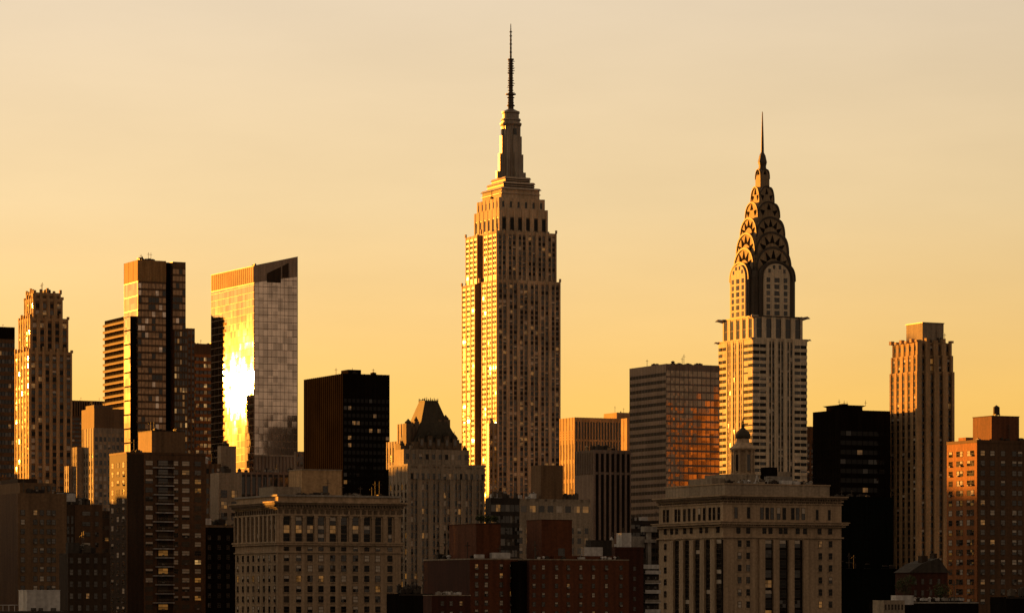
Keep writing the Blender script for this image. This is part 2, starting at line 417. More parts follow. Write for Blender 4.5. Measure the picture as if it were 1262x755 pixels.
# ================================================================== landmark 1: tall stepped limestone tower with mast
DK = {'ink': 4, 'dark': 4, 'mid': 2.5, 'half': 1, 'lit': .8, 'blind': .4}
class Tower(Bld):
    """a tower whose local origin is its centre"""
    def __init__(s, name, label, cat, pxc, D, m, m2, wy=640, **k):
        super().__init__(name, label, cat, pxc, D, W=1, P=1, **k)
        s.mat = m; s.mat2 = m2; s.wz = max(3.0, zof(wy, D))
    def half(s, r, l): return r * s.sc / s.ca / 2, l * s.sc / s.sa / 2
    def tier(s, r, l, y0, y1, near=True, core=True, shrink=0.0):
        hu, hv = s.half(r, l)
        dD = -(hu * s.sa + hv * s.ca)
        zt = EYE + (HOR - y1) / F * (s.D + dD); zb = 0 if y0 is None else EYE + (HOR - y0) / F * (s.D + dD)
        if core: s.wall.box(-hu, hu, -hv, hv, zb, zt, s.mat2)
        return hu, hv, zb, zt

t = Tower('art_deco_skyscraper', 'tallest limestone skyscraper with stepped top, silver mast and needle antenna', 'skyscraper', 629.5, 2435, limestone, limestone_b, wy=655)
hu, hv, z0, z1 = t.tier(77, 44, None, 344, core=False); T1 = (hu, hv, z1)
rc = 4.0
def esb_tier(hu, hv, z0, z1, fh, wzt, top=2.2):
    L_ = 2 * hv; a = -hv; n1 = a + L_ * .43; n2 = a + L_ * .62
    t.wall.box(-hu + rc, hu - rc, -hv + .01, hv, z0, z1 - .3, limestone_b)
    t.wall.box(-hu, -hu + rc + .01, a, n1, z0, z1, limestone_b); t.wall.box(-hu, -hu + rc + .01, n2, hv, z0, z1 - .02, limestone_b)
    t.wall.box(hu - rc, hu, -hv, hv, z0, z1 - .04, limestone_b)
    t.wall.box(-hu + rc, hu - rc, -hv, -hv + 1.5, z0, z1 - .05, limestone_b)
    t.facade('R', -hv, -hu, hu, z0, z1, 6, fh, pw=.30, sh=.38, pd=.7, sd=.15, pair=True, mats=DK, wz=wzt, top=top)
    t.facade('L', -hu, a, n1, z0, z1, 3, fh, pw=.30, sh=.42, pd=.7, sd=.15, pair=True, mats=DK, wz=wzt, top=top, ends=True)
    t.facade('L', -hu, n2, hv, z0, z1, 3, fh, pw=.34, sh=.42, pd=.7, sd=.15, pair=False, mats=DK, wz=wzt, top=top)
    t.facade('L', -hu + rc, n1 + .8, n2 - .8, z0, z1 - .4, 1, fh, pw=.3, sh=.42, pd=.4, sd=.15, pair=True, mats=DK, wz=wzt, top=top, ends=False)
esb_tier(hu, hv, 0, z1, 3.75, zof(650, 2400))
hu2, hv2, a0, z2 = t.tier(72.5, 39, None, 284, core=False); esb_tier(hu2, hv2, z1 - .1, z2, 3.75, z1 + 1)
hu, hv, _, z3 = t.tier(58.5, 31.5, None, 256)
t.wall.box(-hu, hu, -hv, hv, z2 - .1, z3, limestone_b)
t.facade('R', -hv, -hu, hu, z2, z3, 6, 11.5, pw=.5, sh=.12, pd=.8, sd=.3, mats={'ink': 1}, wz=z2 + 1, top=5.0, sm=limestone, wf=.8)
t.facade('L', -hu, -hv, hv, z2, z3, 6, 11.5, pw=.5, sh=.12, pd=.8, sd=.3, mats={'ink': 1}, wz=z2 + 1, top=5.0, sm=limestone, wf=.8)
hu, hv, _, z4 = t.tier(55.5, 27.5, None, 243); t.wall.box(-hu, hu, -hv, hv, z3 - .1, z4, limestone)
t.facade('R', -hv, -hu, hu, z3, z4, 6, 5.5, pw=.7, sh=.2, pd=.5, sd=.3, mats={'dark': 1}, wz=z3 + .5, top=1.6, sm=limestone)
t.facade('L', -hu, -hv, hv, z3, z4, 6, 5.5, pw=.7, sh=.2, pd=.5, sd=.3, mats={'dark': 1}, wz=z3 + .5, top=1.6, sm=limestone)
t.done()
# parapet posts along the setbacks
for (hh_u, hh_v, zz) in ((T1[0], T1[1], T1[2]), (hu2, hv2, z2)):
    mb = MB()
    for sx_ in (-1, 1):
        for k in range(3): mb.box(sx_ * hh_u - .6, sx_ * hh_u + .6, -hh_v + k * hh_v - .5, -hh_v + k * hh_v + .8, zz, zz + 2.4 + (k == 1), limestone)
    for k in range(9): mb.box(-hh_u + k * hh_u / 4 - .4, -hh_u + k * hh_u / 4 + .4, -hh_v, -hh_v + .8, zz, zz + 1.2, limestone)
    t.part('parapet_block', mb)
zz = z4
for r_, l_, yy, lip in ((46, 24.5, 234.5, 1.2), (37.5, 20, 227, .8), (30, 17, 220.5, .8)):
    hu, hv = t.half(r_, l_); zn = EYE + (HOR - yy) / F * t.D
    mb = MB(); mb.box(-hu, hu, -hv, hv, zz, zn - 1.5, steel_dk if lip < 1 else limestone)
    mb.frustum(-hu - lip, hu + lip, -hv - lip, hv + lip, zn - 1.5, -hu, hu, -hv, hv, zn, steel)
    mb.box(-hu - lip * .5, hu + lip * .5, -hv - lip * .5, hv + lip * .5, (zz + zn) / 2 - .9, (zz + zn) / 2 - .3, steel)
    t.part('setback_roof', mb); zz = zn
def zc(y, T=None): return EYE + (HOR - y) / F * (T or t).D
mb = MB(); r = 7.0
mb.lathe(0, 0, [(r, zz), (r, zc(155))], steel_mast, 12, .5)
for k in range(12):
    a = 2 * math.pi * k / 12; mb.box(r * .98 * math.cos(a) - .35, r * .98 * math.cos(a) + .35, r * .98 * math.sin(a) - .35, r * .98 * math.sin(a) + .35, zz, zc(156), steel_mast)
mast = t.part('mast_shaft', mb)
for sx_, sy_ in ((-1, 0), (1, 0), (0, -1), (0, 1)):
    mb = MB()
    for rr, hw, yy in ((12.0, 1.3, 212), (9.8, 1.5, 190), (8.3, 1.9, 168)):
        if sx_: mb.box(min(0, sx_ * rr), max(0, sx_ * rr), -hw, hw, zz, zc(yy), steel_mast)
        else: mb.box(-hw, hw, min(0, sy_ * rr), max(0, sy_ * rr), zz, zc(yy), steel_mast)
    t.part('mast_buttress', mb)
for k, (a, hw) in enumerate(((-math.pi / 2, 1.5), (math.pi, 1.5))):
    mb = MB()
    if k == 0: mb.box(-1.1, 1.1, -r - .75, -r + .3, zc(212), zc(160), G_dark)
    else: mb.box(-r - .75, -r + .3, -1.1, 1.1, zc(212), zc(160), G_dark)
    t.part('mast_window', mb)
mb = MB()
mb.lathe(0, 0, [(7.6, zc(156)), (8.2, zc(154)), (8.2, zc(152.3)), (6.9, zc(152)), (6.9, zc(149.5)), (7.6, zc(149)), (7.4, zc(147)), (6.2, zc(146.5)), (6.2, zc(141)), (6.8, zc(140)), (6.8, zc(138)), (5.2, zc(137)), (3.4, zc(135.4)), (1.6, zc(134))], steel_mast, 20)
t.part('mast_crown', mb)
mb = MB()
mb.lathe(0, 0, [(2.3, zc(135.5)), (2.0, zc(118)), (1.6, zc(116)), (1.5, zc(74)), (.75, zc(73)), (.6, zc(45)), (.25, zc(29.5))], steel_dk, 8)
rnd = random.Random(5)
for y_ in list(range(76, 133, 3)) + list(range(40, 72, 5)):
    rr = (2.9 if y_ > 118 else 2.2) if y_ > 72 else 1.0; rr *= rnd.uniform(.8, 1.15)
    mb.lathe(0, 0, [(rr, zc(y_)), (rr, zc(y_ - .9))], steel_dk, 8)
for y_, rr in ((117, 3.9), (131, 3.0), (74, 2.4)): mb.lathe(0, 0, [(rr, zc(y_)), (rr, zc(y_ - 1.2))], steel_dk, 12)
for k in range(14):
    y_ = rnd.uniform(76, 115); a = rnd.uniform(0, 6.28); mb.tube((0, 0, zc(y_)), (3.1 * math.cos(a), 3.1 * math.sin(a), zc(y_)), .28, steel_dk, 4)
t.part('antenna', mb)
for x, y, hh in ((-24, -12, 5), (20, -18, 6), (27, 10, 4), (-8, -18, 4.5)):
    mb = MB(); mb.tube((x * .8, y * .6, z4), (x * .8, y * .6, z4 + hh * 1.3), .35, steel_dk); mb.box(x * .8 - 1, x * .8 + 1, y * .6 - 1, y * .6 + 1, z4, z4 + 1.4, roofm); t.part('rooftop_mast', mb)

# ================================================================== landmark 2: crowned tower with arches and spire
c = Tower('crowned_skyscraper', 'pale brick skyscraper with tiered arched metal crown, triangular windows and slender spire', 'skyscraper', 939.6, 2035, white_brick, grey_brick, wy=600)
hu1, hv1, _, zA = c.tier(69, 36.7, None, 417, core=False)
c.wall.box(-hu1, hu1, -hv1, hv1, 0, zA, white_brick)
CW = {'ink': 5, 'dark': 3, 'mid': 1, 'half': 1.5, 'blind': .5, 'lit': .35}
def chr_face(face, base, h, z0, z1, wz):
    a = -h; Lx = 2 * h; e1, e2 = a + Lx * .26, a + Lx * .76
    c.facade(face, base, a, e1, z0, z1, 2, 4.05, pw=.0, sh=.5, pd=0, sd=.5, gap=.4, wz=wz, top=1.2, sm=white_brick, mats={'ink': 5, 'dark': 3, 'blind': .6, 'half': 1})
    c.facade(face, base, e1, e2, z0, z1, 3, 4.05, pw=.42, sh=.36, pd=.75, sd=.1, pair=True, wz=wz, top=1.2, sm=grey_brick, mats=CW)
    c.facade(face, base, e2, h, z0, z1, 2, 4.05, pw=.0, sh=.5, pd=0, sd=.5, gap=.4, wz=wz, top=1.2, sm=white_brick, mats={'ink': 5, 'dark': 3, 'blind': .6, 'half': 1})
chr_face('R', -hv1, hu1, 0, zA, zof(600, 2000)); chr_face('L', -hu1, hv1, 0, zA, zof(600, 2000))
hu2, hv2, _, zB = c.tier(61.5, 33, None, 390)
c.wall.box(-hu2, hu2, -hv2, hv2, zA - .1, zB, white_brick)
for face, base, h in (('R', -hv2, hu2), ('L', -hu2, hv2)):
    c.facade(face, base, -h, h, zA, zB, 5, 6.2, pw=.45, sh=.1, pd=.7, sd=.2, pair=False, wz=zA + .4, top=.6, sm=grey_brick, mats={'dark': 1})
mb = MB(); mb.box(-hu1 - .5, hu1 + .5, -hv1 - .5, hv1 + .5, zA, zA + .8, white_brick); c.part('ledge', mb)
mb = MB(); mb.box(-hu2 - .6, hu2 + .6, -hv2 - .6, hv2 + .6, zB, zB + .9, steel_dk); c.part('ledge', mb)
def arch(w, zs, rise, n=22, pw=.85):
    """outline of an arched gable, foot at zs"""
    pts = []
    for i in range(n + 1):
        t_ = math.pi * i / n; x = -w / 2 * math.cos(t_); zz_ = rise * math.sin(t_) ** pw
        pts.append((x, zs + zz_))
    return pts
def cross(w, Lx, zbase, zs, rise, m, name, pw=.85):
    mb = MB(); P_ = [(-w / 2, zbase)] + arch(w, zs, rise, pw=pw) + [(w / 2, zbase)]
    mb.prism(P_, -Lx / 2, Lx / 2, 'x', m); mb.prism(P_, -Lx / 2 - .01, Lx / 2 + .01, 'y', m)
    # raised rim round each arch, dark to imitate the shadow band below it
    rim = []
    for lo, hi in ((1.0, 1.05),):
        outer = arch(w * 1.03, zs, rise * 1.04, pw=pw); inner = arch(w * .95, zs, rise * .95, pw=pw)
        for ax in ('x', 'y'):
            for sgn in (-1, 1):
                q0, q1 = sorted((sgn * (Lx / 2 - .2), sgn * (Lx / 2 + .45)))
                for i in range(len(outer) - 1):
                    mb.prism([outer[i], outer[i + 1], inner[i + 1], inner[i]], q0, q1, ax, steel_dk)
    return c.part(name, mb)
def zcr(y, off=0): return EYE + (HOR - y) / F * (c.D + off)
# shoulder block
mb = MB(); mb.box(-13.5, 13.5, -13.5, 13.5, zB, zcr(335), steel_dk); 
for sx_ in (-1, 1):
    for sy_ in (-1, 1): mb.lathe(sx_ * 12, sy_ * 12, [(3.4, zB), (3.4, zcr(345)), (2.4, zcr(338)), (.5, zcr(332))], steel_dk, 12)
c.part('crown_shoulder', mb)
# great arches: metal hood with a pale brick infill full of windows
L0 = 33.5; w0 = 23.5
ztop0 = zcr(322, -15)
hood = cross(w0, L0, zB, ztop0 - 11.5, 11.5, steel_dk, 'arch_hood', pw=.8)
for ax, sgn in (('y', -1), ('x', -1), ('y', 1), ('x', 1)):
    mb = MB(); wi = 18.6; P_ = [(-wi / 2, zB + .5)] + arch(wi, ztop0 - 11.2, 9.6, pw=.8) + [(wi / 2, zB + .5)]
    q0, q1 = sorted((sgn * (L0 / 2 - .3), sgn * (L0 / 2 + 1.1)))
    mb.prism(P_, q0, q1, ax, white_brick)
    inf = c.part('arch_infill', mb)
    if sgn < 0:
        wn2 = []
        def slot(xc_, w_, za, zb_, m=G_dark):
            w1 = MB()
            if ax == 'y': w1.box(xc_ - w_ / 2, xc_ + w_ / 2, q0 - .12, q0 + .1, za, zb_, m)
            else: w1.box(q0 - .12, q0 + .1, xc_ - w_ / 2, xc_ + w_ / 2, za, zb_, m)
            w1.build('arch_window', inf)
        for k in range(6):
            for xx in (-6.2, 0, 6.2): slot(xx, 2.6 if xx else 3.6, zB + 1.5 + k * 4.1, zB + 4.3 + k * 4.1, random.choice([G_dark, G_dark, G_mid]))
        for ang_ in (-52, -18, 18, 52):
            xx = 6.8 * math.sin(R(ang_)); zz_ = ztop0 - 10.5 + 7.2 * math.cos(R(ang_)); slot(xx, 1.7, zz_ - 1.2, zz_ + 1.1)
prev = ztop0
for w, Lx, ytop, yfoot, nwin in ((24.4, 27.0, 304.5, 345, 5), (23.0, 24.2, 286, 322, 5), (20.4, 20.2, 267.5, 303, 5), (15.8, 15.6, 248.5, 284, 3), (10.8, 10.4, 229.5, 262, 3), (6.6, 6.2, 208, 240, 1)):
    zt = zcr(ytop, -Lx / 2); rise = w * (.62 if w > 12 else .95)
    cr = cross(w, Lx, zcr(yfoot), zt - rise, rise, steel_crown, 'crown_arch', pw=.8)
    for ax, sgn in (('y', -1), ('x', -1), ('y', 1), ('x', 1)):
        mb = MB()
        qq = sgn * (Lx / 2 + .05); q0, q1 = sorted((qq, qq + sgn * .22))
        for k in range(nwin):
            th = 0 if nwin == 1 else R(-62 + 124 * k / (nwin - 1))
            def pt(f, dth=0): return (w / 2 * f * math.sin(th + dth), zt - rise + rise * f * abs(math.cos(th + dth)) ** .8)
            hwid = .19 if nwin == 5 else (.26 if nwin == 3 else .5)
            a_, b_, p_ = pt(.54, -hwid * 1.35), pt(.54, hwid * 1.35), pt(.90)
            mb.prism([a_, b_, p_], q0, q1, ax, tri_dk)
        mb.build('crown_window', cr if False else c.root)
mb = MB(); mb.lathe(0, 0, [(3.0, zcr(222)), (2.6, zcr(209)), (2.3, zcr(205)), (2.9, zcr(200)), (2.0, zcr(192)), (1.0, zcr(188)), (.8, zcr(170)), (.3, zcr(139)), (.1, zcr(137.5))], steel_dk, 8, .5)
c.part('spire', mb)
# eagle heads and urns at the corners
for hu_, hv_, zz, sz, dz in ((hu2, hv2, zB, 5.2, 0), (hu1, hv1, zA, 3.0, 0)):
    for sx_, sy_ in ((-1, 1), (-1, -1), (1, -1), (1, 1)):
        mb = MB(); d = Vector((sx_, sy_, 0)).normalized(); pp = Vector((sx_ * hu_, sy_ * hv_, zz))
        mb.tube(pp - d * 1.2 + Vector((0, 0, -.6)), pp + d * sz * .6 + Vector((0, 0, .4)), sz * .24, steel, 8, sz * .17)
        mb.tube(pp + d * sz * .6 + Vector((0, 0, .4)), pp + d * sz + Vector((0, 0, -.1)), sz * .19, steel, 8, sz * .03)
        sd_ = Vector((-d.y, d.x, 0))
        mb.tube(pp + Vector((0, 0, .2)) - d * .3, pp + sd_ * sz * .55 + Vector((0, 0, .5)) - d * .4, sz * .2, steel, 6, sz * .07)
        mb.tube(pp + Vector((0, 0, .2)) - d * .3, pp - sd_ * sz * .55 + Vector((0, 0, .5)) - d * .4, sz * .2, steel, 6, sz * .07)
        c.part('eagle_gargoyle' if sz > 4 else 'corner_urn', mb)
c.done()

# ================================================================== left side, far to near
STR = {'dark': 5, 'mid': 3, 'strip': 2}
b = bld('slab_tower', 'black slab tower cut by the left edge of the photo', 'skyscraper', None, -14, 18, 402, 2400, bronze, black, wy=640, P=40)
b.facade('R', 0, 0, b.W, 0, b.h, 8, 6.0, pw=.12, sh=.5, pd=.3, sd=.5, wz=zof(640, 2400), top=9, pm=black, sm=bronze, mats={'dark': 6, 'lit': .5, 'mid': 3}); b.done()
b.roof_units(4, b.W - 4, 4, 30, b.h, 3, 1)

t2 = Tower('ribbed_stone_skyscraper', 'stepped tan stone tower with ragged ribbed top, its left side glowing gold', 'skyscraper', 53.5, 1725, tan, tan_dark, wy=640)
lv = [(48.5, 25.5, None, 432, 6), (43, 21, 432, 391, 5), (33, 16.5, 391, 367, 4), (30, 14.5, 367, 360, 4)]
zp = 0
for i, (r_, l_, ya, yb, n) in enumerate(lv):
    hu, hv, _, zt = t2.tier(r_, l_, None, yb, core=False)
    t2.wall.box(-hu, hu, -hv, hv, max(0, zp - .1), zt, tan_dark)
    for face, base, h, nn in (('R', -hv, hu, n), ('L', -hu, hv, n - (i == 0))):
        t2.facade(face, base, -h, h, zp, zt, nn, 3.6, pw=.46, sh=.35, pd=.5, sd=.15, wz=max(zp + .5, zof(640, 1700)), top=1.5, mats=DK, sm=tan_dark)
        for k in range(nn + 1):      # rib heads standing above each setback
            a = -h + 2 * h * k / nn; e_ = 1.0 + 1.2 * ((k * 7 + i) % 3) * .6
            if face == 'R': t2.wall.box(a - .6, a + .6, -hv - .35, -hv + .8, zt - .5, zt + e_, tan)
            else: t2.wall.box(-hu - .25, -hu + .8, a - .6, a + .6, zt - .5, zt + e_ + .1, tan)
    zp = zt
t2.done(); t2.roof_units(-6, 6, -6, 6, zp, 3, 3)

b = bld('low_office_block', 'low dark office block with vertical fins between the ribbed tower and the balcony slab', 'office building', None, 86, 140, 493, 3200, tan_dark, black, wy=600, P=40)
b.facade('R', 0, 0, b.W, b.h - 15, b.h, 18, 15, pw=.45, sh=.08, pd=.6, sd=.2, top=.8, mats={'dark': 1}, wz=b.h - 15.5)
b.facade('R', 0, 0, b.W, 0, b.h - 15.2, 9, 4.2, pw=.1, sh=.5, pd=.2, sd=.3, mats=STR, wz=zof(610, 3200), sm=brown); b.done(); b.roof_units(5, b.W - 5, 5, 30, b.h, 3, 2)

b = bld('balcony_slab_tower', 'narrow dark tower striped with pale balconies left of the bronze glass tower', 'apartment tower', 129, 165, 172, 387, 2000, black, black, wy=640, W=20)  # black wall and panes paint in the shade between the balconies
b.done()
for k in range(26):
    zz = b.h - 4 - k * 4.1
    mb = MB(); mb.box(-1.4, 0, .6, b.P - .4, zz - .2, zz + .25, tan); mb.box(-1.45, -1.32, .6, b.P - .4, zz + .25, zz + 1.3, brown_dk)
    b.part('balcony', mb)
    b.wins = []
mb = MB()
for k in range(26):
    zz = b.h - 4 - k * 4.1
    for j in range(9): mb.box(-.1, 0, 1.4 + j * b.P / 9.4, 1.4 + j * b.P / 9.4 + b.P / 13, zz + .2, zz + 3.1, tri_dk)
o = mb.build('window', b.root); o['kind'] = 'stuff'
b.roof_units(2, 18, 5, 35, b.h, 4, 4)

# bronze glass tower
b = bld('bronze_glass_tower', 'tall brown glass tower with golden crown panel and dark vertical recess', 'skyscraper', 153, 170, 204.5, 320, 1800, bronze, bronze, wy=640)
P0 = b.P; W0 = b.W
x2, x3, x4 = b.u(213), b.u(229), b.u(240)
b.wall.box(W0, x2, 4.0, P0, 0, b.h - .3, black); b.wall.box(x2, x3, .2, P0, 0, b.h - .1, bronze)
zc1 = b.z(346)
b.facade('R', 0, 0, W0, zc1, b.h, 4, 30, pw=.08, sh=.02, pd=.25, sd=.2, win=False, pm=bronze_lt, sm=bronze_lt)
b.wall.box(1, W0 - 1, -.22, 0, zc1 + 1, b.h - 2, bronze_lt)
b.facade('R', 0, 0, W0, 0, zc1, 8, 3.9, pw=.10, sh=.3, pd=.12, sd=.06, wz=zof(560, 1800), mats={'bronze': 7, 'dark': 1.3, 'mauve': .6})
b.facade('R', .2, x2, x3, 0, b.h - 3, 4, 3.9, pw=.10, sh=.3, pd=.12, sd=.06, wz=zof(560, 1800), mats={'bronze': 5, 'dark': 2, 'mauve': .6}, ends=False)
b.wall.box(x2, x3, -2.5, .2, 0, b.z(404), bronze)
b.facade('R', -2.5, x2, x3, 0, b.z(404), 5, 3.9, pw=.25, sh=.35, pd=.2, sd=.1, wz=zof(560, 1800), mats={'mid': 3, 'dark': 3, 'lit': 1.5, 'lit2': .3}, ends=False)
b.facade('L', 0, 0, P0, zc1, b.h, 3, 28, pw=.06, sh=.02, pd=.2, sd=.15, win=False, pm=bronze_lt, sm=bronze_lt)
b.facade('L', 0, 0, P0, 0, zc1, 1, 7.8, pw=.03, sh=.08, pd=.1, sd=.2, wz=zof(560, 1800), mats={'facade': 1}, sm=bronze)
b.done()
mb = MB(); yy0 = 3; xx = b.u(161, yy0); yy1 = yy0 + 11
mb.box(xx, 0, yy0, yy1, 0, b.z(389), black)
b.part('side_wing', mb)
mb = MB()
for k in range(19):
    z_ = b.z(389) - 7.8 * k; mb.box(xx - .15, xx, yy0 + .3, yy1 - .3, z_ - 7.4, z_ - .4, G_facade)
o = mb.build('side_wing_glass', b.root); o['kind'] = 'stuff'
b.roof_units(3, W0 - 2, 3, 18, b.h, 7, 7, smax=4.5, hmax=2.6, ant=3)
b2 = bld('slim_annex_tower', 'slim brown tower right behind the bronze glass tower', 'apartment tower', None, 222, 240, 404, 1860, tan_dark, brown, wy=620, P=26)
b2.facade('R', 0, 0, b2.W, 0, b2.h, 4, 3.6, pw=.4, sh=.4, pd=.2, sd=.1, wz=zof(600, 1860), mats={'mid': 2, 'dark': 3, 'lit': .3}); b2.done(); b2.roof_units(2, b2.W - 2, 3, 20, b2.h, 2, 12)

b = bld('balcony_tower', 'brown apartment tower with lit balconies tucked behind the slanted glass tower', 'apartment tower', None, 236, 275, 423, 2150, brown, brown_dk, wy=620, P=30)
b.facade('R', 0, 0, b.W, 0, b.h, 8, 4.4, pw=.2, sh=.45, pd=.25, sd=.8, wz=zof(610, 2150), top=7, sm=rust, mats={'dark': 4, 'mid': 3, 'lit2': 1.6, 'lit': 2}); b.done()
b.roof_units(3, b.W - 3, 4, 20, b.h, 3, 14)

# ------------------------------------------------ slanted glass tower (mirror sheet that catches the sun)
b = bld('slanted_glass_tower', 'mirror glass tower with slanted roof reflecting the blazing sun', 'skyscraper', 260, 313, 367, 327, 1900, mauve, mauve, body=False, wy=640)
W_, P_ = b.W, b.P
zC = b.z(327); zL = b.z(338.5, 0, P_); zRt = b.z(316, W_, 0); zB_ = zL + (zRt - zC)
mb = MB()
mb.raw([(0, 0, 0), (W_, 0, 0), (W_, P_, 0), (0, P_, 0), (0, 0, zC), (W_, 0, zRt), (W_, P_, zB_), (0, P_, zL)],
       [(0, 3, 2, 1), (4, 5, 6, 7), (0, 1, 5, 4), (1, 2, 6, 5), (2, 3, 7, 6), (3, 0, 4, 7)], mauve2)
b.part('tower_body', mb)
# glass skins a hand's breadth proud of the body, one sheet per face, with thin mullion grid
def skin(face, a0, a1, za, zb, ta, tb, mat, gm, na, fh, name, ground=0.0):
    """sheet from za (bottom) up to the sloping top ta..tb"""
    mb = MB()
    def P3(a, o, z): return (a, -o, z) if face == 'R' else (-o, a, z)
    n = na
    for i in range(n):
        x0, x1 = a0 + (a1 - a0) * i / n, a0 + (a1 - a0) * (i + 1) / n
        t0, t1 = ta + (tb - ta) * i / n, ta + (tb - ta) * (i + 1) / n
        g_ = .10; gz = .22
        zz = za
        while zz < min(t0, t1) - .6:
            u0, u1 = (zz + fh, zz + fh) if zz + fh < min(t0, t1) else (t0, t1)
            o_ = .12
            mb.raw([P3(x0 + g_, o_, zz + gz), P3(x1 - g_, o_, zz + gz), P3(x1 - g_, o_, u1 - g_), P3(x0 + g_, o_, u0 - g_)], [(0, 1, 2, 3)], mat)
            if zz + fh >= min(t0, t1): break
            zz += fh
    o = mb.build(name, b.root)
    me = o.data
    want = Vector((0, -1, 0)) if face == 'R' else Vector((-1, 0, 0))
    bm = bmesh.new(); bm.from_mesh(me)
    for f in bm.faces:
        f.normal_update()
        if f.normal.dot(want) < 0: f.normal_flip()
    bm.to_mesh(me); bm.free()
    return o
zbase = b.z(566)
zcl, zcr_ = b.z(349), b.z(360, 0, P_)
def lerp(a, b_, t_): return a + (b_ - a) * t_
skin('L', .3, P_ - .3, 8, 0, zcl, zcr_, G_facade, None, 11, 4.1, 'glass_skin')
skin('R', .3, W_ - .3, b.z(560), 0, b.z(348), b.z(341, W_), G_mauve, None, 10, 4.1, 'glass_skin')
# louvred gold band under the roof line
mb = MB(); n = 22
for i in range(n):
    a0 = .3 + (P_ - .6) * i / n; a1 = a0 + (P_ - .6) / n * .78; f0, f1 = i / n, (i + .8) / n
    mb.raw([(-.3, a0, lerp(zcl, zcr_, f0) + .6), (-.3, a1, lerp(zcl, zcr_, f1) + .6), (-.3, a1, lerp(zC, zL, f1) - .5), (-.3, a0, lerp(zC, zL, f0) - .5),
            (0, a0, lerp(zcl, zcr_, f0) + .6), (0, a1, lerp(zcl, zcr_, f1) + .6), (0, a1, lerp(zC, zL, f1) - .5), (0, a0, lerp(zC, zL, f0) - .5)],
           [(0, 1, 2, 3), (4, 7, 6, 5), (0, 4, 5, 1), (3, 2, 6, 7), (0, 3, 7, 4), (1, 5, 6, 2)], tan)
b.part('louvre_band', mb)
mb = MB()
za, zb2 = b.z(347), b.z(348)
mb.raw([(b.u(329), -.35, za), (b.u(346), -.35, za), (b.u(346), -.35, b.z(327)), (b.u(329), -.35, b.z(336)), (b.u(329), 0, za), (b.u(346), 0, za), (b.u(346), 0, b.z(327)), (b.u(329), 0, b.z(336))],
       [(0, 1, 2, 3), (4, 7, 6, 5), (0, 4, 5, 1), (3, 2, 6, 7), (0, 3, 7, 4), (1, 5, 6, 2)], brown_dk)
mb.raw([(b.u(348), -.35, b.z(340)), (b.u(355.5), -.35, b.z(340)), (b.u(355.5), -.35, b.z(322)), (b.u(348), -.35, b.z(326)), (b.u(348), 0, b.z(340)), (b.u(355.5), 0, b.z(340)), (b.u(355.5), 0, b.z(322)), (b.u(348), 0, b.z(326))],
       [(0, 1, 2, 3), (4, 7, 6, 5), (0, 4, 5, 1), (3, 2, 6, 7), (0, 3, 7, 4), (1, 5, 6, 2)], brown_dk)
b.part('roof_opening', mb)
mb = MB()
for k in range(13):
    xx = .6 + (W_ - 1.2) * k / 12; mb.box(xx - .22, xx + .22, -.55, 0, 0, b.z(561), mauve)
mb.box(0, W_, -.6, 0, b.z(585), b.z(583.5), steel); mb.box(0, W_, -.6, 0, b.z(561.5), b.z(560), steel)
b.part('base_colonnade', mb)
mb = MB(); mb.tube((1, 5, zC + .6), (W_ - 2, P_ * .6, zB_ - 6), .35, steel_dk)
for q in range(7): mb.box(2 + q * 1.6, 3 + q * 1.6, 4 + q * 4.5, 6 + q * 4.5, zC - 4, zC + 1.6 + .1 * q, steel_dk)
b.part('roof_rail', mb)
b.done()

# ------------------------------------------------ black box tower and stone hotel
b = bld('black_office_tower', 'black box office tower with dim amber windows right of the glass tower', 'office building', 375, 423, 480, 460, 1600, black, black, wy=600)
b.facade('R', 0, 0, b.W, 0, b.h, 11, 3.65, pw=.22, sh=.5, pd=.18, sd=.10, wz=zof(600, 1600), top=10.5, mats={'ink': 9, 'dark': .4, 'lit': 1.0})  # emissive panes imitate dim orange reflections in the glass
b.facade('L', 0, 0, b.P, 0, b.h, 20, 60, pw=.3, sh=.05, pd=.3, sd=.1, win=False); b.done()
b.boxpart('roof_plant_room', b.u(434), b.u(450), 5, 14, b.h, b.h + 2.4, black); b.roof_units(2, b.W - 3, 3, 30, b.h, 4, 21, mats=[black, char], hmax=1.6, ant=3)

b = bld('mansard_hotel', 'stepped stone hotel with steep dark pyramid roof and turrets', 'hotel', 480, 503, 597, 574, 1400, conc, limestone_b, wy=720)
b.facade('R', 0, 0, b.W, 0, b.h, 7, 3.5, pw=.42, sh=.35, pd=.6, sd=.15, pair=True, wz=zof(725, 1400), top=6.5, mats={'dark': 5, 'mid': 3, 'half': 1, 'blind': .5, 'lit': .5})
b.facade('L', 0, 0, b.P, 0, b.h, 5, 3.5, pw=.5, sh=.35, pd=.6, sd=.15, wz=zof(725, 1400), top=6.5, mats=DK)
b.facade('R', -.6, .2, b.W, b.h - 5.6, b.h - 1, 14, 4.4, pw=.5, sh=.45, pd=.3, sd=.25, wz=b.h - 6, mats=DK, sm=conc)
x0, x1 = b.u(498, 6), b.u(578, 6)
hh = b.h; zt = b.z(553, 0, 6)
b.wall.box(x0, x1, 6, b.P - 3, hh, zt, conc)
b.facade('R', 6, x0, x1, hh, zt, 10, 3.4, pw=.5, sh=.35, pd=.3, sd=.15, wz=hh + .3, top=.8, mats=DK, sm=conc)
xa, xb = b.u(487, 28), b.u(520, 28)
b.wall.box(xa, xb, 22, 37, hh, b.z(543, 0, 25), conc)
b.wall.box(b.u(496, 28), b.u(525, 28), 20, 33, hh, b.z(521, 0, 25), conc)
b.facade('L', b.u(496, 28), 20, 33, b.z(545, 0, 25), b.z(521, 0, 25), 4, 8, pw=.55, sh=.1, pd=.3, sd=.1, top=2, wz=hh + 1, mats={'dark': 1}, sm=conc)
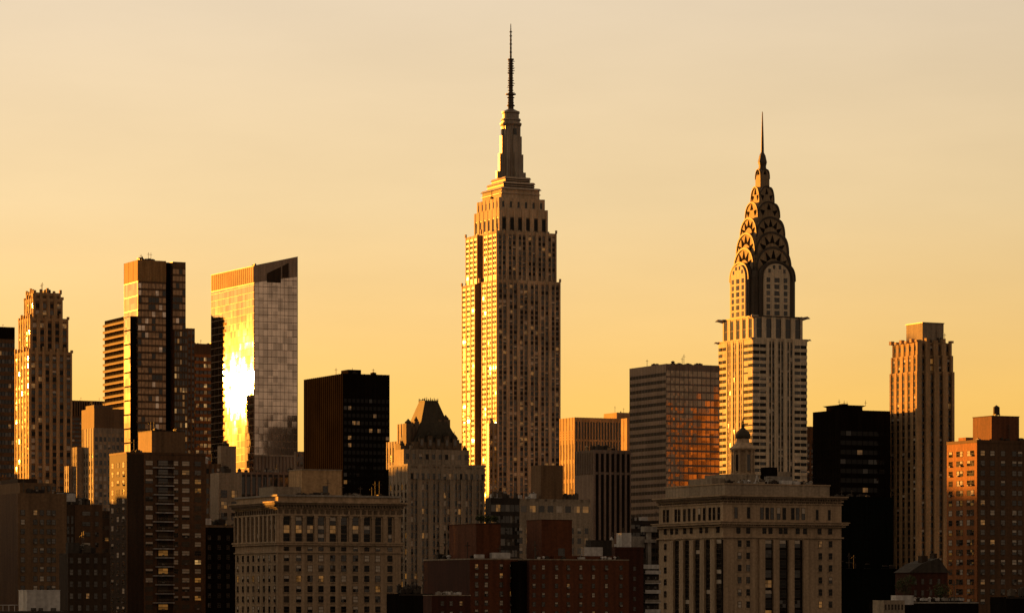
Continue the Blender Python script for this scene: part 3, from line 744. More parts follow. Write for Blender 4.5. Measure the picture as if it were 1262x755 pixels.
b.facade('L', xa, 22, 37, hh, b.z(543, 0, 25), 5, 7, pw=.55, sh=.1, pd=.3, sd=.1, top=2, wz=hh + 1, mats={'dark': 1}, sm=conc)
b.done()
b.parapet(0, b.W, 0, b.P, b.h, 1.0, .5, conc, over=.5, name='cornice')
# pyramid roof: centre at column 528
yc = 17; cx = b.u(528, yc)
def zh(y): return b.z(y, cx, yc)
hb, ht = 10.5, 3.1
mb = MB(); mb.box(cx - hb - 1, cx + hb + 1, yc - 10, yc + 10, zt - .2, zh(546), granite_dk)
mb.frustum(cx - hb, cx + hb, yc - 9.5, yc + 9.5, zh(546), cx - 6.2, cx + 6.2, yc - 6, yc + 6, zh(520), copper)
mb.frustum(cx - 6.2, cx + 6.2, yc - 6, yc + 6, zh(520), cx - ht, cx + ht, yc - ht, yc + ht, zh(494.5), copper)
mb.box(b.u(507, yc), b.u(549, yc), yc - 7.5, yc + 7, zh(550), zh(534), granite_dk); mb.box(b.u(503, yc), b.u(556, yc), yc - 8.5, yc + 8, zh(552), zh(542), granite_dk)
b.part('pyramid_roof', mb)
mb = MB(); rnd = random.Random(4)
mb.box(cx - ht - .2, cx + ht + .2, yc - ht - .2, yc + ht + .2, zh(494.8), zh(494), copper)
for i in range(8):
    for sy_ in (-1, 1):
        q = -ht + 2 * ht * i / 7; mb.tube((cx + q, yc + sy_ * ht, zh(495)), (cx + q, yc + sy_ * ht, zh(491 + rnd.uniform(-1.3, 1))), .28, copper, 5, .1)
        mb.tube((cx + sy_ * ht, yc + q, zh(495)), (cx + sy_ * ht, yc + q, zh(492 + rnd.uniform(-1.3, 1))), .17, copper, 5, .08)
b.part('roof_cresting', mb)
for px, yy_, wd, yb_ in ((505, 518, 1.7, 553), (510, 522, 1.3, 553), (514, 515, 1.0, 553), (551, 512, 1.5, 553), (547, 519, 1.8, 553), (542, 512, .8, 553), (561, 537, 1.1, 553), (556, 533, 1.5, 553), (497, 545, 1.2, 556), (565, 545, 1.5, 553), (574, 549, 1, 556)):
    mb = MB(); xx = b.u(px, 11); mb.box(xx - wd, xx + wd, 11, 11 + 2 * wd, hh, zh(yy_ + 5), granite_dk)
    mb.lathe(xx, 11 + wd, [(wd * .9, zh(yy_ + 5)), (wd, zh(yy_ + 3.5)), (wd * .5, zh(yy_ + 1.5)), (.1, zh(yy_ - 1))], copper, 8)
    b.part('turret', mb)
for k in range(5):
    xx = cx - 8 + 4 * k; mb = MB(); mb.box(xx - 1.1, xx + 1.1, yc - 10.6, yc - 7, zh(553), zh(541 - (k % 2) * 3), granite_dk)
    mb.prism([(xx - 1.4, zh(541 - (k % 2) * 3)), (xx + 1.4, zh(541 - (k % 2) * 3)), (xx, zh(536 - (k % 2) * 3))], yc - 10.8, yc - 7, 'y', copper)
    mb.tube((xx, yc - 9.5, zh(537 - (k % 2) * 3)), (xx, yc - 9.5, zh(532 - (k % 2) * 3)), .3, copper, 5, .08)
    d_ = b.part('dormer', mb)
    mb = MB(); mb.box(xx - .6, xx + .6, yc - 10.75, yc - 10.6, zh(550), zh(543), G_mid); mb.build('dormer_window', d_)
b.roof_units(x0 + 1, x1 - 1, 7, 10, zt, 7, 23, mats=[pale_roof, conc, white_pt], smax=1.8, hmax=2.0, ant=0)
b = bld('slim_pinnacle_tower', 'slim pinnacled stone tower standing in front of the tallest skyscraper', 'tower', 600, 603, 613, 521, 2150, conc, limestone_b, wy=640)
b.facade('R', 0, 0, b.W, 0, b.h, 2, 3.7, pw=.5, sh=.4, pd=.3, sd=.1, wz=zof(640, 2150), mats=DK, top=3); b.done()
mb = MB(); mb.box(b.W * .3, b.W * .7, 2, 5, b.h, b.h + 2, conc); mb.lathe(b.W / 2, 3.5, [(1.0, b.h + 2), (.8, b.h + 3), (.1, b.h + 4)], conc, 8); b.part('pinnacle', mb)

# ------------------------------------------------ between the landmarks
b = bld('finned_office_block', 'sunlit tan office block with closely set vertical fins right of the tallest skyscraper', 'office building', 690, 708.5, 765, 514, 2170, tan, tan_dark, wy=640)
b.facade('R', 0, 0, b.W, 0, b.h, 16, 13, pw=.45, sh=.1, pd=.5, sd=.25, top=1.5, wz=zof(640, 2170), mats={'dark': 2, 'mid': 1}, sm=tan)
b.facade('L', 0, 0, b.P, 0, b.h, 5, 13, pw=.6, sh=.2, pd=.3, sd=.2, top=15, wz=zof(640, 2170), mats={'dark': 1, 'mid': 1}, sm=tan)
b.done()
mb = MB()
for k in range(4): mb.box(-.35 - .01 * k, 0, 1, b.P - 1, b.z(541) + k * 1.7, b.z(541) + k * 1.7 + .8, tan)
b.part('louvre_band', mb)
b = bld('rooftop_block', 'small sunlit tan block peeking out behind the finned office block', 'office building', 744, 760, 790, 508, 2450, tan, tan, wy=560, W=30)
b.done(); b.roof_units(3, 20, 3, 15, b.h, 2, 31)
b = bld('stair_tower', 'narrow gold-lit shaft at the left edge of the banded glass tower', 'tower', 762, 773, 790, 515, 2250, tan, tan, wy=560, W=12)
b.facade('L', 0, 0, b.P, 0, b.h, 2, 16, pw=.5, sh=.1, pd=.2, sd=.6, win=False); b.done()

b = bld('striped_dark_block', 'dark office block with black vertical window strips left of the banded glass tower', 'office building', 709, 732, 777, 554, 1500, mauve, char, wy=700)
for k in range(8):
    q = k * b.W / 7; b.wall.box(max(-.6, q - .55), min(b.W, q + .55), -.6, 0, 0, b.h + .05, mauve)
b.wall.box(-.58, b.W, -.5, 0, b.h - 1.6, b.h, mauve)
for k in range(7):
    cc = (k + .5) * b.W / 7; bwid = b.W / 7
    for zz0, zz1, v in ((b.h - 10, b.h - 2, 'matte'), (8, b.h - 11.5, 'matte')): b.window('R', 0, cc, (zz0 + zz1) / 2, round(bwid * .7, 2), zz1 - zz0, v, 'far')
b.wall.box(0, b.W, -.4, 0, b.h - 11.3, b.h - 10.2, mauve)
b.facade('L', 0, 0, b.P, b.h - 11, b.h, 11, 9, pw=.5, sh=.05, pd=.3, sd=.1, top=1.2, win=False)
b.wall.box(-.35, 0, 0, b.P, 0, b.h - 11.2, mauve); b.done(); b.roof_units(1, b.W - 2, 2, 20, b.h, 10, 33, mats=[tan, roofm, char], smax=3.8, hmax=2.6, ant=2)

b = bld('banded_glass_tower', 'broad office tower with horizontal bands, its glass mirroring a golden building', 'office building', 776, 821, 886.5, 448, 1700, mauve, char, wy=640)
fhM = 3.86
b.facade('R', 0, 0, b.W, 0, b.h, 12, fhM, pw=.045, sh=.26, pd=.25, sd=.16, top=2.4, wz=zof(650, 1700), mats={'strip': 1}, sm=mauve)
b.facade('L', 0, 0, b.P, 0, b.h, 12, fhM, pw=.03, sh=.55, pd=.1, sd=.2, top=2.4, wz=zof(670, 1700), mats={'matte2': 1}, sm=mauve)
b.done(); b.roof_units(2, b.W - 2, 2, 30, b.h, 14, 35, smax=3, hmax=1.7, ant=3)

b = bld('small_tan_block', 'small tan block set back behind the pale brick crowned tower', 'office building', None, 988, 1004, 525, 2200, brown, brown, wy=600, P=20)
b.facade('R', 0, 0, b.W, 0, b.h, 3, 3.7, pw=.45, sh=.45, pd=.2, sd=.1, top=10, wz=zof(620, 2200), mats=DK, sm=brown_dk); b.done()

b = bld('black_banded_tower', 'wide black office tower with faint window bands and flared roof plant', 'office building', 1002, 1035.5, 1097, 504.5, 1500, black, black, wy=620)
b.facade('R', 0, 0, b.W, 0, b.h, 9, 4.35, pw=.06, sh=.52, pd=.15, sd=.10, top=7.5, wz=zof(615, 1500), mats={'ink': 9, 'dark': 1, 'lit': .1})
b.facade('L', 0, 0, b.P, 0, b.h, 9, 4.35, pw=.06, sh=.52, pd=.15, sd=.10, top=7.5, wz=zof(615, 1500), win=False); b.done()
x0, x1 = b.u(1035, 8), b.u(1063, 8); mb = MB(); mb.box(x0, x1, 8, 20, b.h, b.h + 2.0, black); mb.frustum(x0, x1, 8, 20, b.h + 2.0, x0 - 1.3, x1 + 1.3, 6.7, 21.3, b.h + 2.7, black)
mb.box(x0 + 4, x0 + 7, 12, 15, b.h + 2.7, b.h + 3.6, black); b.part('roof_plant_room', mb)
for xx, yy_ in ((x0 - 1, 7), (x1 + 1, 7), (x0 + 5.5, 13), (x1 - 1, 20)):
    mb = MB(); mb.tube((xx, yy_, b.h + 2.7), (xx, yy_, b.h + 5.2), .10, steel_dk); mb.tube((xx - .7, yy_, b.h + 4), (xx + .7, yy_, b.h + 4), .08, steel_dk); b.part('antenna', mb)
b = bld('blank_black_block', 'blank black slab in front of the black banded tower', 'building', 1010, 1022, 1101, 611, 1280, black2, black2, wy=700)
b.facade('R', 0, 0, b.W, 0, b.h, 9, 70, pw=.08, sh=.01, pd=.15, sd=.1, win=False, top=.6); b.done(); b.roof_units(3, b.W - 3, 2, 15, b.h, 4, 41, hmax=1.2, ant=2)

# ------------------------------------------------ ribbed tower at right
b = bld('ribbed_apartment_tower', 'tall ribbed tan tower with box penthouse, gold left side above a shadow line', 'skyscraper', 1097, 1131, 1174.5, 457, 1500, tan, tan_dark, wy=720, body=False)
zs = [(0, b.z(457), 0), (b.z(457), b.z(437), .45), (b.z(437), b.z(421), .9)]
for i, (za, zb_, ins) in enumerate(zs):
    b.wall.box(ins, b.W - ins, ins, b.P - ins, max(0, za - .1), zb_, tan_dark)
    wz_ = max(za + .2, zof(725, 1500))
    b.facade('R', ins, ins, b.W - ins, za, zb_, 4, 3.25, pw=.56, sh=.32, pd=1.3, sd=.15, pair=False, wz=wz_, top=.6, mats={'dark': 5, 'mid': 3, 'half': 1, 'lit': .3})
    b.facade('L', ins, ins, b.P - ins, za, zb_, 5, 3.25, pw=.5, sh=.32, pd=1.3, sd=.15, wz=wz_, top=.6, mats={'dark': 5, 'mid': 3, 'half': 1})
b.done(); W_, P_ = b.W, b.P; zr = b.z(421)
for k in range(6):
    q = .9 + (P_ - 1.8) * k / 5; mb = MB(); mb.box(-.6, 1.2, q - .9, q + .9, zr, zr + 1.0 + (k % 2) * .7, tan); b.part('rib_head', mb)
for k in range(5):
    q = .9 + (W_ - 1.8) * k / 4; mb = MB(); mb.box(q - .9, q + .9, -.6, 1.2, zr, zr + 1.0 + (k % 2) * .9, tan); b.part('rib_head', mb)
x0, x1 = b.u(1137, 3), b.u(1163, 3)
mb = MB(); mb.box(x0, x1, 3, 3 + 13.8, zr, b.z(397.5, 0, 3), conc); b.part('penthouse', mb)
mb = MB(); mb.box(x0 - .25, x1 + .25, 2.75, 17.1, b.z(397.5, 0, 3), b.z(397.5, 0, 3) + .45, limestone_b); b.part('penthouse_coping', mb)
b.roof_units(2, W_ - 2, 1.3, 2.8, zr, 4, 45, smax=1.6, ant=2)
# ------------------------------------------------ rust brick building, right edge
NB = {'dark': 4, 'mid': 2, 'half': 2.2, 'blind': 1.6, 'lit': .35}
b = bld('rust_brick_apartments', 'rust brick apartment house at the right edge with square windows', 'apartment building', 1167, 1204, 1290, 545, 1000, rust, brown, wy=752)
b.ac = .22
b.wall.box(-.02, .4, 0, b.P, 0, b.h - .03, rust)  # sunlit left wall painted a brighter brick than the shaded right face
def grid(b, face, base, cols, ztop, dz, n, w, h, mats, style='near', off=0.0):
    ks, ws = list(mats), list(mats.values())
    for c_ in cols:
        for k in range(n):
            zz = ztop - k * dz
            if zz < b.wz: break
            b.window(face, base, c_, zz, w, h, random.choices(ks, ws)[0], style)
cols = [b.u(p) for p in (1211, 1223, 1236, 1250, 1257, 1270, 1282)]
grid(b, 'R', 0, cols, b.h - 3.2, 3.05, 20, 1.7, 1.65, NB)
cols = [b.vv(p) for p in (1171.5, 1181, 1184.5, 1194, 1198)]
grid(b, 'L', -.02, cols, b.h - 3.2, 3.05, 20, 2.0, 1.75, {'dark': 3, 'mid': 3, 'half': 2, 'blind': 1.5})
b.parapet(0, b.W, 0, b.P, b.h, .9, .4, brown, over=.12, name='parapet'); b.done()
x0, x1 = b.u(1222, 3), b.u(1256, 3); hp = b.z(512, 0, 3)
mb = MB(); mb.box(x0, x1, 3, 3 + b.P * .62, b.h, hp, rust_dk); mb.box(x0 - .12, x1 + .12, 2.9, 3.1 + b.P * .62, hp, hp + .25, red_dk)
b.part('penthouse', mb)
water_tank(b, b.u(1228, 9), 9, hp + .2, r=1.05, h=2.1, leg=.9)
b.roof_units(1, b.W - 1, 1, 2.7, b.h + .2, 7, 51, smax=1.6, hmax=1.4, ant=2)
b.boxpart('roof_hatch', 1.5, 4.2, b.P * .5, b.P * .75, b.h, b.h + 2.0, rust)

# ------------------------------------------------ stepped building left (gold side) and brown cluster
b = bld('stepped_loft_building', 'grey stepped loft building with blazing gold left side behind the dark apartment tower', 'loft building', None, 116, 153, 503, 1480, conc, tan_dark, wy=680, P=18)
y1_, y2_ = b.vv(103), b.vv(93)
b.mat2 = granite_dk
b.facade('R', 0, 0, b.W, 0, b.z(527), 7, 3.6, pw=.4, sh=.42, pd=.25, sd=.12, wz=zof(640, 1450), top=2.5, sm=granite, mats={'dark': 4, 'mid': 4, 'blind': 1.5, 'half': 1})
b.wall.box(.02, b.W * .62, .3, 12, b.h - 1, b.h + 1.6, granite_dk)
b.wall.box(0, b.W - 6, 18, y1_, 0, b.z(527), conc); b.wall.box(-3, b.W - 6, y1_, y2_ - 5, 0, b.z(549), conc); b.wall.box(-5, b.W - 6, y2_ - 6, y2_, 0, b.z(572), conc)
b.facade('L', 0, .5, y1_, 0, b.z(527), 4, 3.6, pw=.45, sh=.4, pd=.3, sd=.12, wz=zof(630, 1450), top=10, sm=conc, mats={'dark': 3, 'mid': 3})
b.facade('L', -3, y1_ - .2, y2_ - 5, 0, b.z(549), 3, 3.6, pw=.45, sh=.4, pd=.3, sd=.12, wz=zof(630, 1450), top=2, sm=conc, mats={'dark': 3, 'mid': 3})
b.facade('L', -5, y2_ - 6, y2_, 0, b.z(572), 2, 3.6, pw=.45, sh=.4, pd=.3, sd=.12, wz=zof(630, 1450), top=2, sm=conc, mats={'dark': 3, 'mid': 3})
b.done(); b.roof_units(1, b.W - 2, 2, 14, b.h, 5, 55)

b = bld('brown_stepped_building', 'dull brown brick building with set-back top at the lower left', 'apartment building', None, 22, 82, 607, 900, tan_dark, brown, wy=752, P=26)
b.ac = .2
NB2 = {'dark': 6, 'mid': 1.5, 'half': .8, 'lit': .35, 'blind': .3}
b.mat = tan_dark
b.wall.box(.01, b.W - .01, -.02, .3, 0, b.h - .02, tan_dark)
grid(b, 'R', -.02, [b.u(p) for p in (28, 43.5, 51.5, 60, 66)], b.z(631), 2.62, 16, 1.25, 1.5, NB2)
b.wall.box(b.u(27), b.u(70), 2, 24, b.h, b.z(594), tan_dark)
grid(b, 'R', 2, [b.u(p, 2) for p in (45, 53, 60, 67)], b.z(601), 2.6, 1, 1.0, 1.4, {'dark': 1})
b.wall.box(b.u(22, 8), b.u(46, 8), 8, 24, b.h, b.z(588), brown_dk)
b.done(); b.roof_units(2, b.W - 2, .8, 2, b.h, 5, 57, smax=1.5, hmax=1.2)
mb = MB(); x0, x1 = b.u(70, 6), b.u(93, 6); mb.box(x0, x1, 6, 12, b.h - 2, b.z(606, 0, 6), white_pt); mb.box(x0 - .1, x1 + .1, 5.9, 12.1, b.z(606, 0, 6), b.z(606, 0, 6) + .2, roofm); b.part('mechanical_box', mb)
mb = MB(); q = b.u(87, 5.9); mb.tube((b.u(79, 7), 7, b.z(606)), (b.u(72, 7), 7, b.z(597)), .1, steel_dk); mb.tube((b.u(72, 7), 7, b.z(597)), (b.u(71, 7), 7, b.z(606)), .1, steel_dk); b.part('roof_davit', mb)
b = bld('brown_corner_building', 'dark brown building at the left edge of the photo', 'apartment building', None, -25, 24, 622, 950, brown, brown_dk, wy=752, P=25)
grid(b, 'R', 0, [b.u(p) for p in (-12, -2, 8, 17)], b.z(650), 3.0, 9, 1.2, 1.6, {'dark': 6, 'mid': 1, 'lit': .15}); 
b.boxpart('roof_tank_box', b.u(9, 3), b.u(22, 3), 3, 9, b.h, b.z(612, 0, 3), conc)
b.wall.box(0, b.W, -.3, 0, b.h - .8, b.h - .1, brown); b.done(); b.roof_units(1, b.W - 1, 1, 10, b.h, 4, 58)

b = bld('balconied_brown_block', 'brown block with dark bays between the set-back building and the dark apartment tower', 'apartment building', None, 80, 126, 621, 980, brown, brown_dk, wy=752, P=22)
b.wall.box(b.u(92), b.W, -.2, 0, 0, b.h - .1, brown)
grid(b, 'R', -.2, [b.u(106)], b.z(632), 3.15, 9, 2.6, 1.3, {'blind': 2, 'mid': 3, 'dark': 2, 'lit': .5})
grid(b, 'R', 0, [b.u(84), b.u(89)], b.z(640), 3.15, 9, .8, 2.4, {'dark': 5, 'mid': 1})
grid(b, 'R', -.2, [b.u(119)], b.z(632), 3.15, 9, 1.2, 1.4, {'dark': 4, 'lit': .5}); b.done(); b.roof_units(1, b.W - 1, 1, 12, b.h, 6, 59)
b = bld('dim_rear_block', 'dim brown block squeezed against the left wall of the dark apartment tower', 'building', None, 122, 140, 629, 1200, brown, brown_dk, wy=752, P=6)
grid(b, 'R', 0, [b.u(p) for p in (126, 131.5)], b.z(636), 4.2, 9, 1.5, 1.4, {'dark': 2, 'lit': 1, 'mid': 1}); b.done()
b = bld('black_low_block', 'low black block at the bottom left beside the dark apartment tower', 'building', 73, 84, 136, 681, 820, char, brown_dk, wy=752)
grid(b, 'R', 0, [b.u(p) for p in (88, 98, 108, 118, 129)], b.z(690), 3.0, 5, 1.0, 1.5, {'dark': 8, 'mid': 1, 'lit': .4}); b.done(); b.roof_units(1, b.W - 1, 1, 14, b.h, 7, 61, smax=2)
b.boxpart('roof_shed', b.u(84, 2), b.u(98, 2), 2, 4, b.h, b.z(668), roofm)

# white rooftop hut in the very foreground
b = bld('white_rooftop_building', 'small white flat-roofed building at the bottom left corner', 'building', 23, 33, 74, 727.5, 600, white_pt, white_pt, wy=900)
for c_, w_ in ((.20, 1.0), (.42, .85), (.80, 1.0)): b.window('R', 0, b.W * c_, b.z(751), w_, .75, 'dark')
b.parapet(0, b.W, 0, b.P, b.h, .18, .2, white_pt, over=.06, name='coping'); b.done()
b = bld('foreground_roof', 'low pale roof terrace with railing at the bottom left corner', 'building', None, -40, 85, 752.5, 585, pale_roof, roofm, wy=900, P=12)
b.done(); mb = MB()
for k in range(9): mb.box(k * 1.1, k * 1.1 + .08, .1, .18, b.h, b.h + 1.1, white_pt)
mb.box(0, b.u(22), .1, .18, b.h + 1.05, b.h + 1.15, white_pt); b.part('railing', mb)

# ------------------------------------------------ dark apartment tower with balconies
b = bld('dark_apartment_tower', 'dark brick apartment tower with balconies and lit corner windows, box penthouse on top', 'apartment tower', 135, 156, 253, 559, 1050, brown, brown_dk, wy=752)
b.ac = .2
b.wall.box(0, b.u(157.2), -.15, .1, 0, b.h, brown)
b.wall.box(b.u(177), b.u(193), -.25, 0, 0, b.h - .1, brown); b.wall.box(b.u(213), b.W, -.25, 0, 0, b.h - .2, brown)
b.wall.box(b.u(193), b.u(213), -.24, 0, b.z(566), b.h - .15, brown)
dz = (b.z(567) - b.z(745)) / 16
AB = {'blind': 4, 'mid': 2, 'half': 2.5, 'dark': .8, 'lit': .5, 'lit2': .12}
grid(b, 'R', -.25, [b.u(183.5)], b.z(569.5), dz, 17, 2.6, 1.6, AB)
grid(b, 'R', -.25, [b.u(216.5)], b.z(569.5), dz, 17, 1.7, 1.6, AB)
grid(b, 'R', -.25, [b.u(228.5)], b.z(569.5), dz, 17, 2.7, 1.6, AB)
grid(b, 'R', -.25, [b.u(243.5)], b.z(569.5), dz, 17, 2.3, 1.6, {'blind': 1.5, 'mid': 2, 'dark': 1, 'lit': 1.6, 'lit2': .2})
grid(b, 'R', 0, [b.u(201)], b.z(569.5), dz, 17, 3.4, 1.9, {'dark': 3, 'mid': 1.5, 'lit': .7})
grid(b, 'L', 0, [b.P * .18, b.P * .5, b.P * .82], b.z(572), dz, 17, 2.4, 1.8, {'mid': 4, 'blind': 2, 'half': 1})
b.done()
for k in range(16):
    zz = b.z(569.5) - 1.45 - k * dz; mb = MB()
    mb.box(b.u(193) - (.6 if k % 3 else 1.5), b.u(213) + .1, -1.4, 0, zz - .2, zz + .05, white_pt)
    mb.box(b.u(193), b.u(213), -1.4, -1.33, zz + .85, zz + .95, conc)
    for q in range(7): mb.box(b.u(193) + q * (b.u(213) - b.u(193) - .1) / 6, b.u(193) + q * (b.u(213) - b.u(193) - .1) / 6 + .08, -1.39, -1.34, zz, zz + .85, steel_dk)
    b.part('balcony', mb)
b.parapet(0, b.W, 0, b.P, b.h, .7, .35, brown, over=.1)
x0, x1 = b.u(187, 3), b.u(228, 3); hp = b.z(530, 0, 3)
mb = MB(); mb.box(x0, x1, 3, 3 + b.P * .78, b.h, hp, tan_dark); mb.box(x0 - .1, x1 + .1, 2.9, 3.1 + b.P * .78, hp, hp + .25, brown_dk); b.part('penthouse', mb)
b.roof_units(1, x0 - 1, 1, 12, b.h, 3, 63, smax=2, hmax=1.4); b.roof_units(x0, x1, 4, 10, hp, 4, 64, smax=1.6, hmax=1, ant=2)

# ------------------------------------------------ blocks between it and the cornice building
b = bld('plain_brown_block', 'plain brown block in front of the slanted glass tower', 'building', 268, 272, 291, 549, 1350, conc, conc, wy=700); b.wall.box(0, b.W, -.15, 0, b.h - .8, b.h - .1, conc); b.done(); b.roof_units(1, b.W - 1, 1, 6, b.h, 2, 65, smax=1.5)
b = bld('pale_loft_building', 'pale concrete loft building with a few dark windows left of the corniced stone building', 'loft building', 259, 270, 298, 582, 1150, conc, conc, wy=752)
grid(b, 'R', 0, [b.u(276), b.u(289)], b.z(608), 4.0, 6, 2.4, 2.6, {'dark': 3, 'lit': 1})
b.wall.box(-.2, 0, 0, b.P, 0, b.h - 5, conc); b.done(); b.roof_units(1, b.W - 1, 1, 8, b.h, 3, 66)
b = bld('dim_roofscape_block', 'dim brown building above the black roofs beside the pale loft building', 'building', None, 246, 272, 571, 1300, brown, tan_dark, wy=720, P=20)
b.facade('R', 0, 0, b.W, 0, b.h, 4, 4, pw=.5, sh=.45, pd=.2, sd=.1, wz=zof(700, 1300), mats=DK); b.done(); b.roof_units(1, b.W - 1, 1, 14, b.h, 6, 67, mats=[roofm, white_pt, char], smax=2.6)
b = bld('black_flat_block', 'black flat-roofed block immediately left of the corniced stone building', 'building', None, 246, 292, 646, 1110, char, black, wy=752, P=26)
b.wall.box(0, b.W, -.15, 0, b.h - .9, b.h - .1, granite_dk)
grid(b, 'R', 0, [b.u(p) for p in (258, 270, 281)], b.z(662), 3.3, 8, 1.1, 1.6, {'dark': 8, 'mid': 1}); b.done()
b.boxpart('roof_duct', b.u(250), b.u(263), 2, 6, b.h, b.h + 2.2, white_pt); b.roof_units(1, b.W - 1, 1, 14, b.h, 5, 68)
b = bld('low_columned_building', 'low pale building with columns at the foot of the slanted glass tower', 'building', None, 296, 376, 581, 1450, mauve, char, wy=640, P=20)
b.facade('R', 0, 0, b.W, 0, b.h, 12, 9, pw=.3, sh=.12, pd=.4, sd=.3, top=1, wz=zof(640, 1450), mats={'dark': 4, 'mid': 1}); b.done(); b.roof_units(1, b.W - 1, 1, 14, b.h, 7, 69)
b = bld('grey_side_block', 'narrow grey block between the slanted glass tower and the black office tower', 'building', None, 365, 378, 556, 1750, mauve, mauve, wy=640, P=3)
b.facade('R', 0, 0, b.W, 0, b.h, 3, 4, pw=.3, sh=.4, pd=.2, sd=.1, wz=zof(620, 1750), mats={'mid': 1}); b.done()

# ================================================================== corniced stone building (left one)
def dentils(mb, face, base, a0, a1, z, w, gapw, d, hgt, m):
    a = a0
    while a + w < a1:
        if face == 'R': mb.box(a, a + w, base - d, base, z, z + hgt, m)
        else: mb.box(base - d, base, a, a + w, z, z + hgt, m)
        a += w + gapw
SW = {'ink': 4, 'dark': 2, 'mid': 1, 'half': 1.8, 'blind': .9, 'lit': .3}
b = bld('corniced_stone_building', 'square stone building with deep cornice and row of tall attic windows, left of centre', 'office building', 290, 342, 494, 619, 1000, granite, granite, wy=752)
W_, P_ = b.W, b.P
b.wall.box(.3, W_ - .3, .3, P_ - .3, b.h, b.z(610.5), granite)
cols = [b.u(p) for p in (353, 368, 382, 395.5, 410, 423.5, 438, 452, 465.6, 480.5)]
zA1, zA0 = b.z(635.5), b.z(667)
# tall attic windows between pilasters
kk = ['ink', 'ink', 'dark', 'ink', 'half']
bwid = (cols[-1] - cols[0]) / 9
for i, c_ in enumerate(cols):
    for j in range(3):
        hh = (zA1 - zA0) / 3
        v = 'lit' if (j == 1 and i % 2 == 0 and i < 8) or (j == 1 and i == 1) else random.choice(kk)
        b.window('R', 0, c_, zA1 - hh * (j + .5), 2.1 if i < 9 else 1.3, hh - .12, v)
mb = MB()
for i in range(11):
    c_ = cols[0] + (i - .5) * bwid
    mb.box(c_ - .55, c_ + .55, -.55, 0, zA0, zA1 + .2, granite); mb.box(c_ - .7, c_ + .7, -.7, 0, zA1 - .5, zA1 + .1, granite)
mb.box(-.4, cols[0] - bwid / 2 - .56, -.4, 0, zA0 + .01, zA1 + .2, granite)
npil = 10
for i in range(npil + 1):
    q = P_ * i / npil; mb.box(-.55, 0, max(0, q - .7), min(P_, q + .7), zA0, zA1 + .2, granite)
b.part('pilaster_row', mb)
for i in range(npil):
    q = P_ * (i + .5) / npil
    for j in range(3): b.window('L', 0, q, zA1 - (zA1 - zA0) / 3 * (j + .5), 1.3, (zA1 - zA0) / 3 - .12, random.choice(kk))
ks, ws = list(SW), list(SW.values())
for i, c_ in enumerate(cols):
    b.window('R', 0, c_, b.z(675.5), 1.7, 1.3, random.choices(ks, ws)[0])
    for k in range(7):
        b.window('R', 0, c_, b.z(687) - 3.18 * k, 1.75, 2.0, random.choices(ks, ws)[0])
for i in range(8):
    q = P_ * (i + .5) / 8
    for k in range(7): b.window('L', 0, q, b.z(687) - 3.18 * k, 1.5, 2.0, random.choices(ks, ws)[0])
# sills and string courses
mb = MB()
for c_ in cols:
    for k in range(7): mb.box(c_ - 1.05, c_ + 1.05, -.22, 0, b.z(687) - 3.18 * k - 1.25, b.z(687) - 3.18 * k - 1.02, granite)
for i in range(8):
    for k in range(7): mb.box(-.22, 0, P_ * (i + .5) / 8 - .95, P_ * (i + .5) / 8 + .95, b.z(687) - 3.18 * k - 1.25, b.z(687) - 3.18 * k - 1.02, granite)
b.part('window_sills', mb)
mb = MB()
for y_, hh, ov in ((671, .8, .7), (668.5, .5, .95), (680.5, .45, .4), (634.5, .5, .6)):
    zz = b.z(y_); mb.box(-ov, W_ + ov, -ov, P_ + ov, zz, zz + hh, granite)
b.part('string_course', mb)
mb = MB()
z_ = b.h
mb.box(-1.5, W_ + 1.5, -1.5, P_ + 1.5, z_ - .6, z_ + .05, granite_dk); mb.box(-1.8, W_ + 1.8, -1.8, P_ + 1.8, z_ + .05, z_ + .5, granite)
mb.box(-.7, W_ + .7, -.7, P_ + .7, z_ - 1.6, z_ - .95, granite)
dentils(mb, 'R', -.7, -.5, W_ + .5, z_ - 1.3, .5, .5, .65, .68, granite_dk); dentils(mb, 'L', -.7, -.5, P_ + .5, z_ - 1.3, .5, .5, .65, .68, granite_dk)
dentils(mb, 'R', 0, .4, W_, z_ - 3.3, 1.1, .9, .35, 1.3, granite_dk); dentils(mb, 'L', 0, .4, P_, z_ - 3.3, 1.1, .9, .35, 1.3, granite_dk)
b.part('cornice', mb)
b.parapet(.1, W_ - .1, .1, P_ - .1, b.z(611), .6, .6, pale_roof, over=.35, name='coping')
b.done()
zr = b.z(610.5)
mb = MB(); x0, x1 = b.u(372, 9), b.u(421, 9); hp = b.z(578, 0, 9)
mb.box(x0, x1, 9, 20, zr, hp, tan); mb.box(x0 - .15, x1 + .15, 8.85, 20.1, hp, hp + .35, conc)
ph = b.part('penthouse', mb)
mb = MB(); mb.box(b.u(398, 8.9), b.u(404, 8.9), 8.85, 9, zr + 1.5, zr + 3.6, G_dark); mb.build('window', ph)
mb = MB(); x0, x1 = b.u(337, 6), b.u(371, 6); mb.box(x0, x1, 6, 18, zr, b.z(599, 0, 6), conc); b.part('roof_shed', mb)
b.roof_units(6, W_ - 2, 3, 8, zr, 16, 71, smax=1.9, hmax=1.3, ant=6)

# ================================================================== corniced building with cupola (right one)
b = bld('cupola_stone_building', 'corniced stone building with colonnaded cupola on its roof, right of centre', 'office building', 812, 891, 1037, 611, 950, granite, granite, wy=752)
W_, P_ = b.W, b.P
def Z(y): return b.z(y)
b.wall.box(1.5, W_ - 3.2, 1.5, P_ - 1.5, b.h, Z(596), pale_roof if False else conc)
R1 = {'ink': 7, 'dark': 2, 'half': 1, 'lit': .12}; ks1, ws1 = list(R1), list(R1.values())
rch = lambda: random.choices(ks1, ws1)[0]
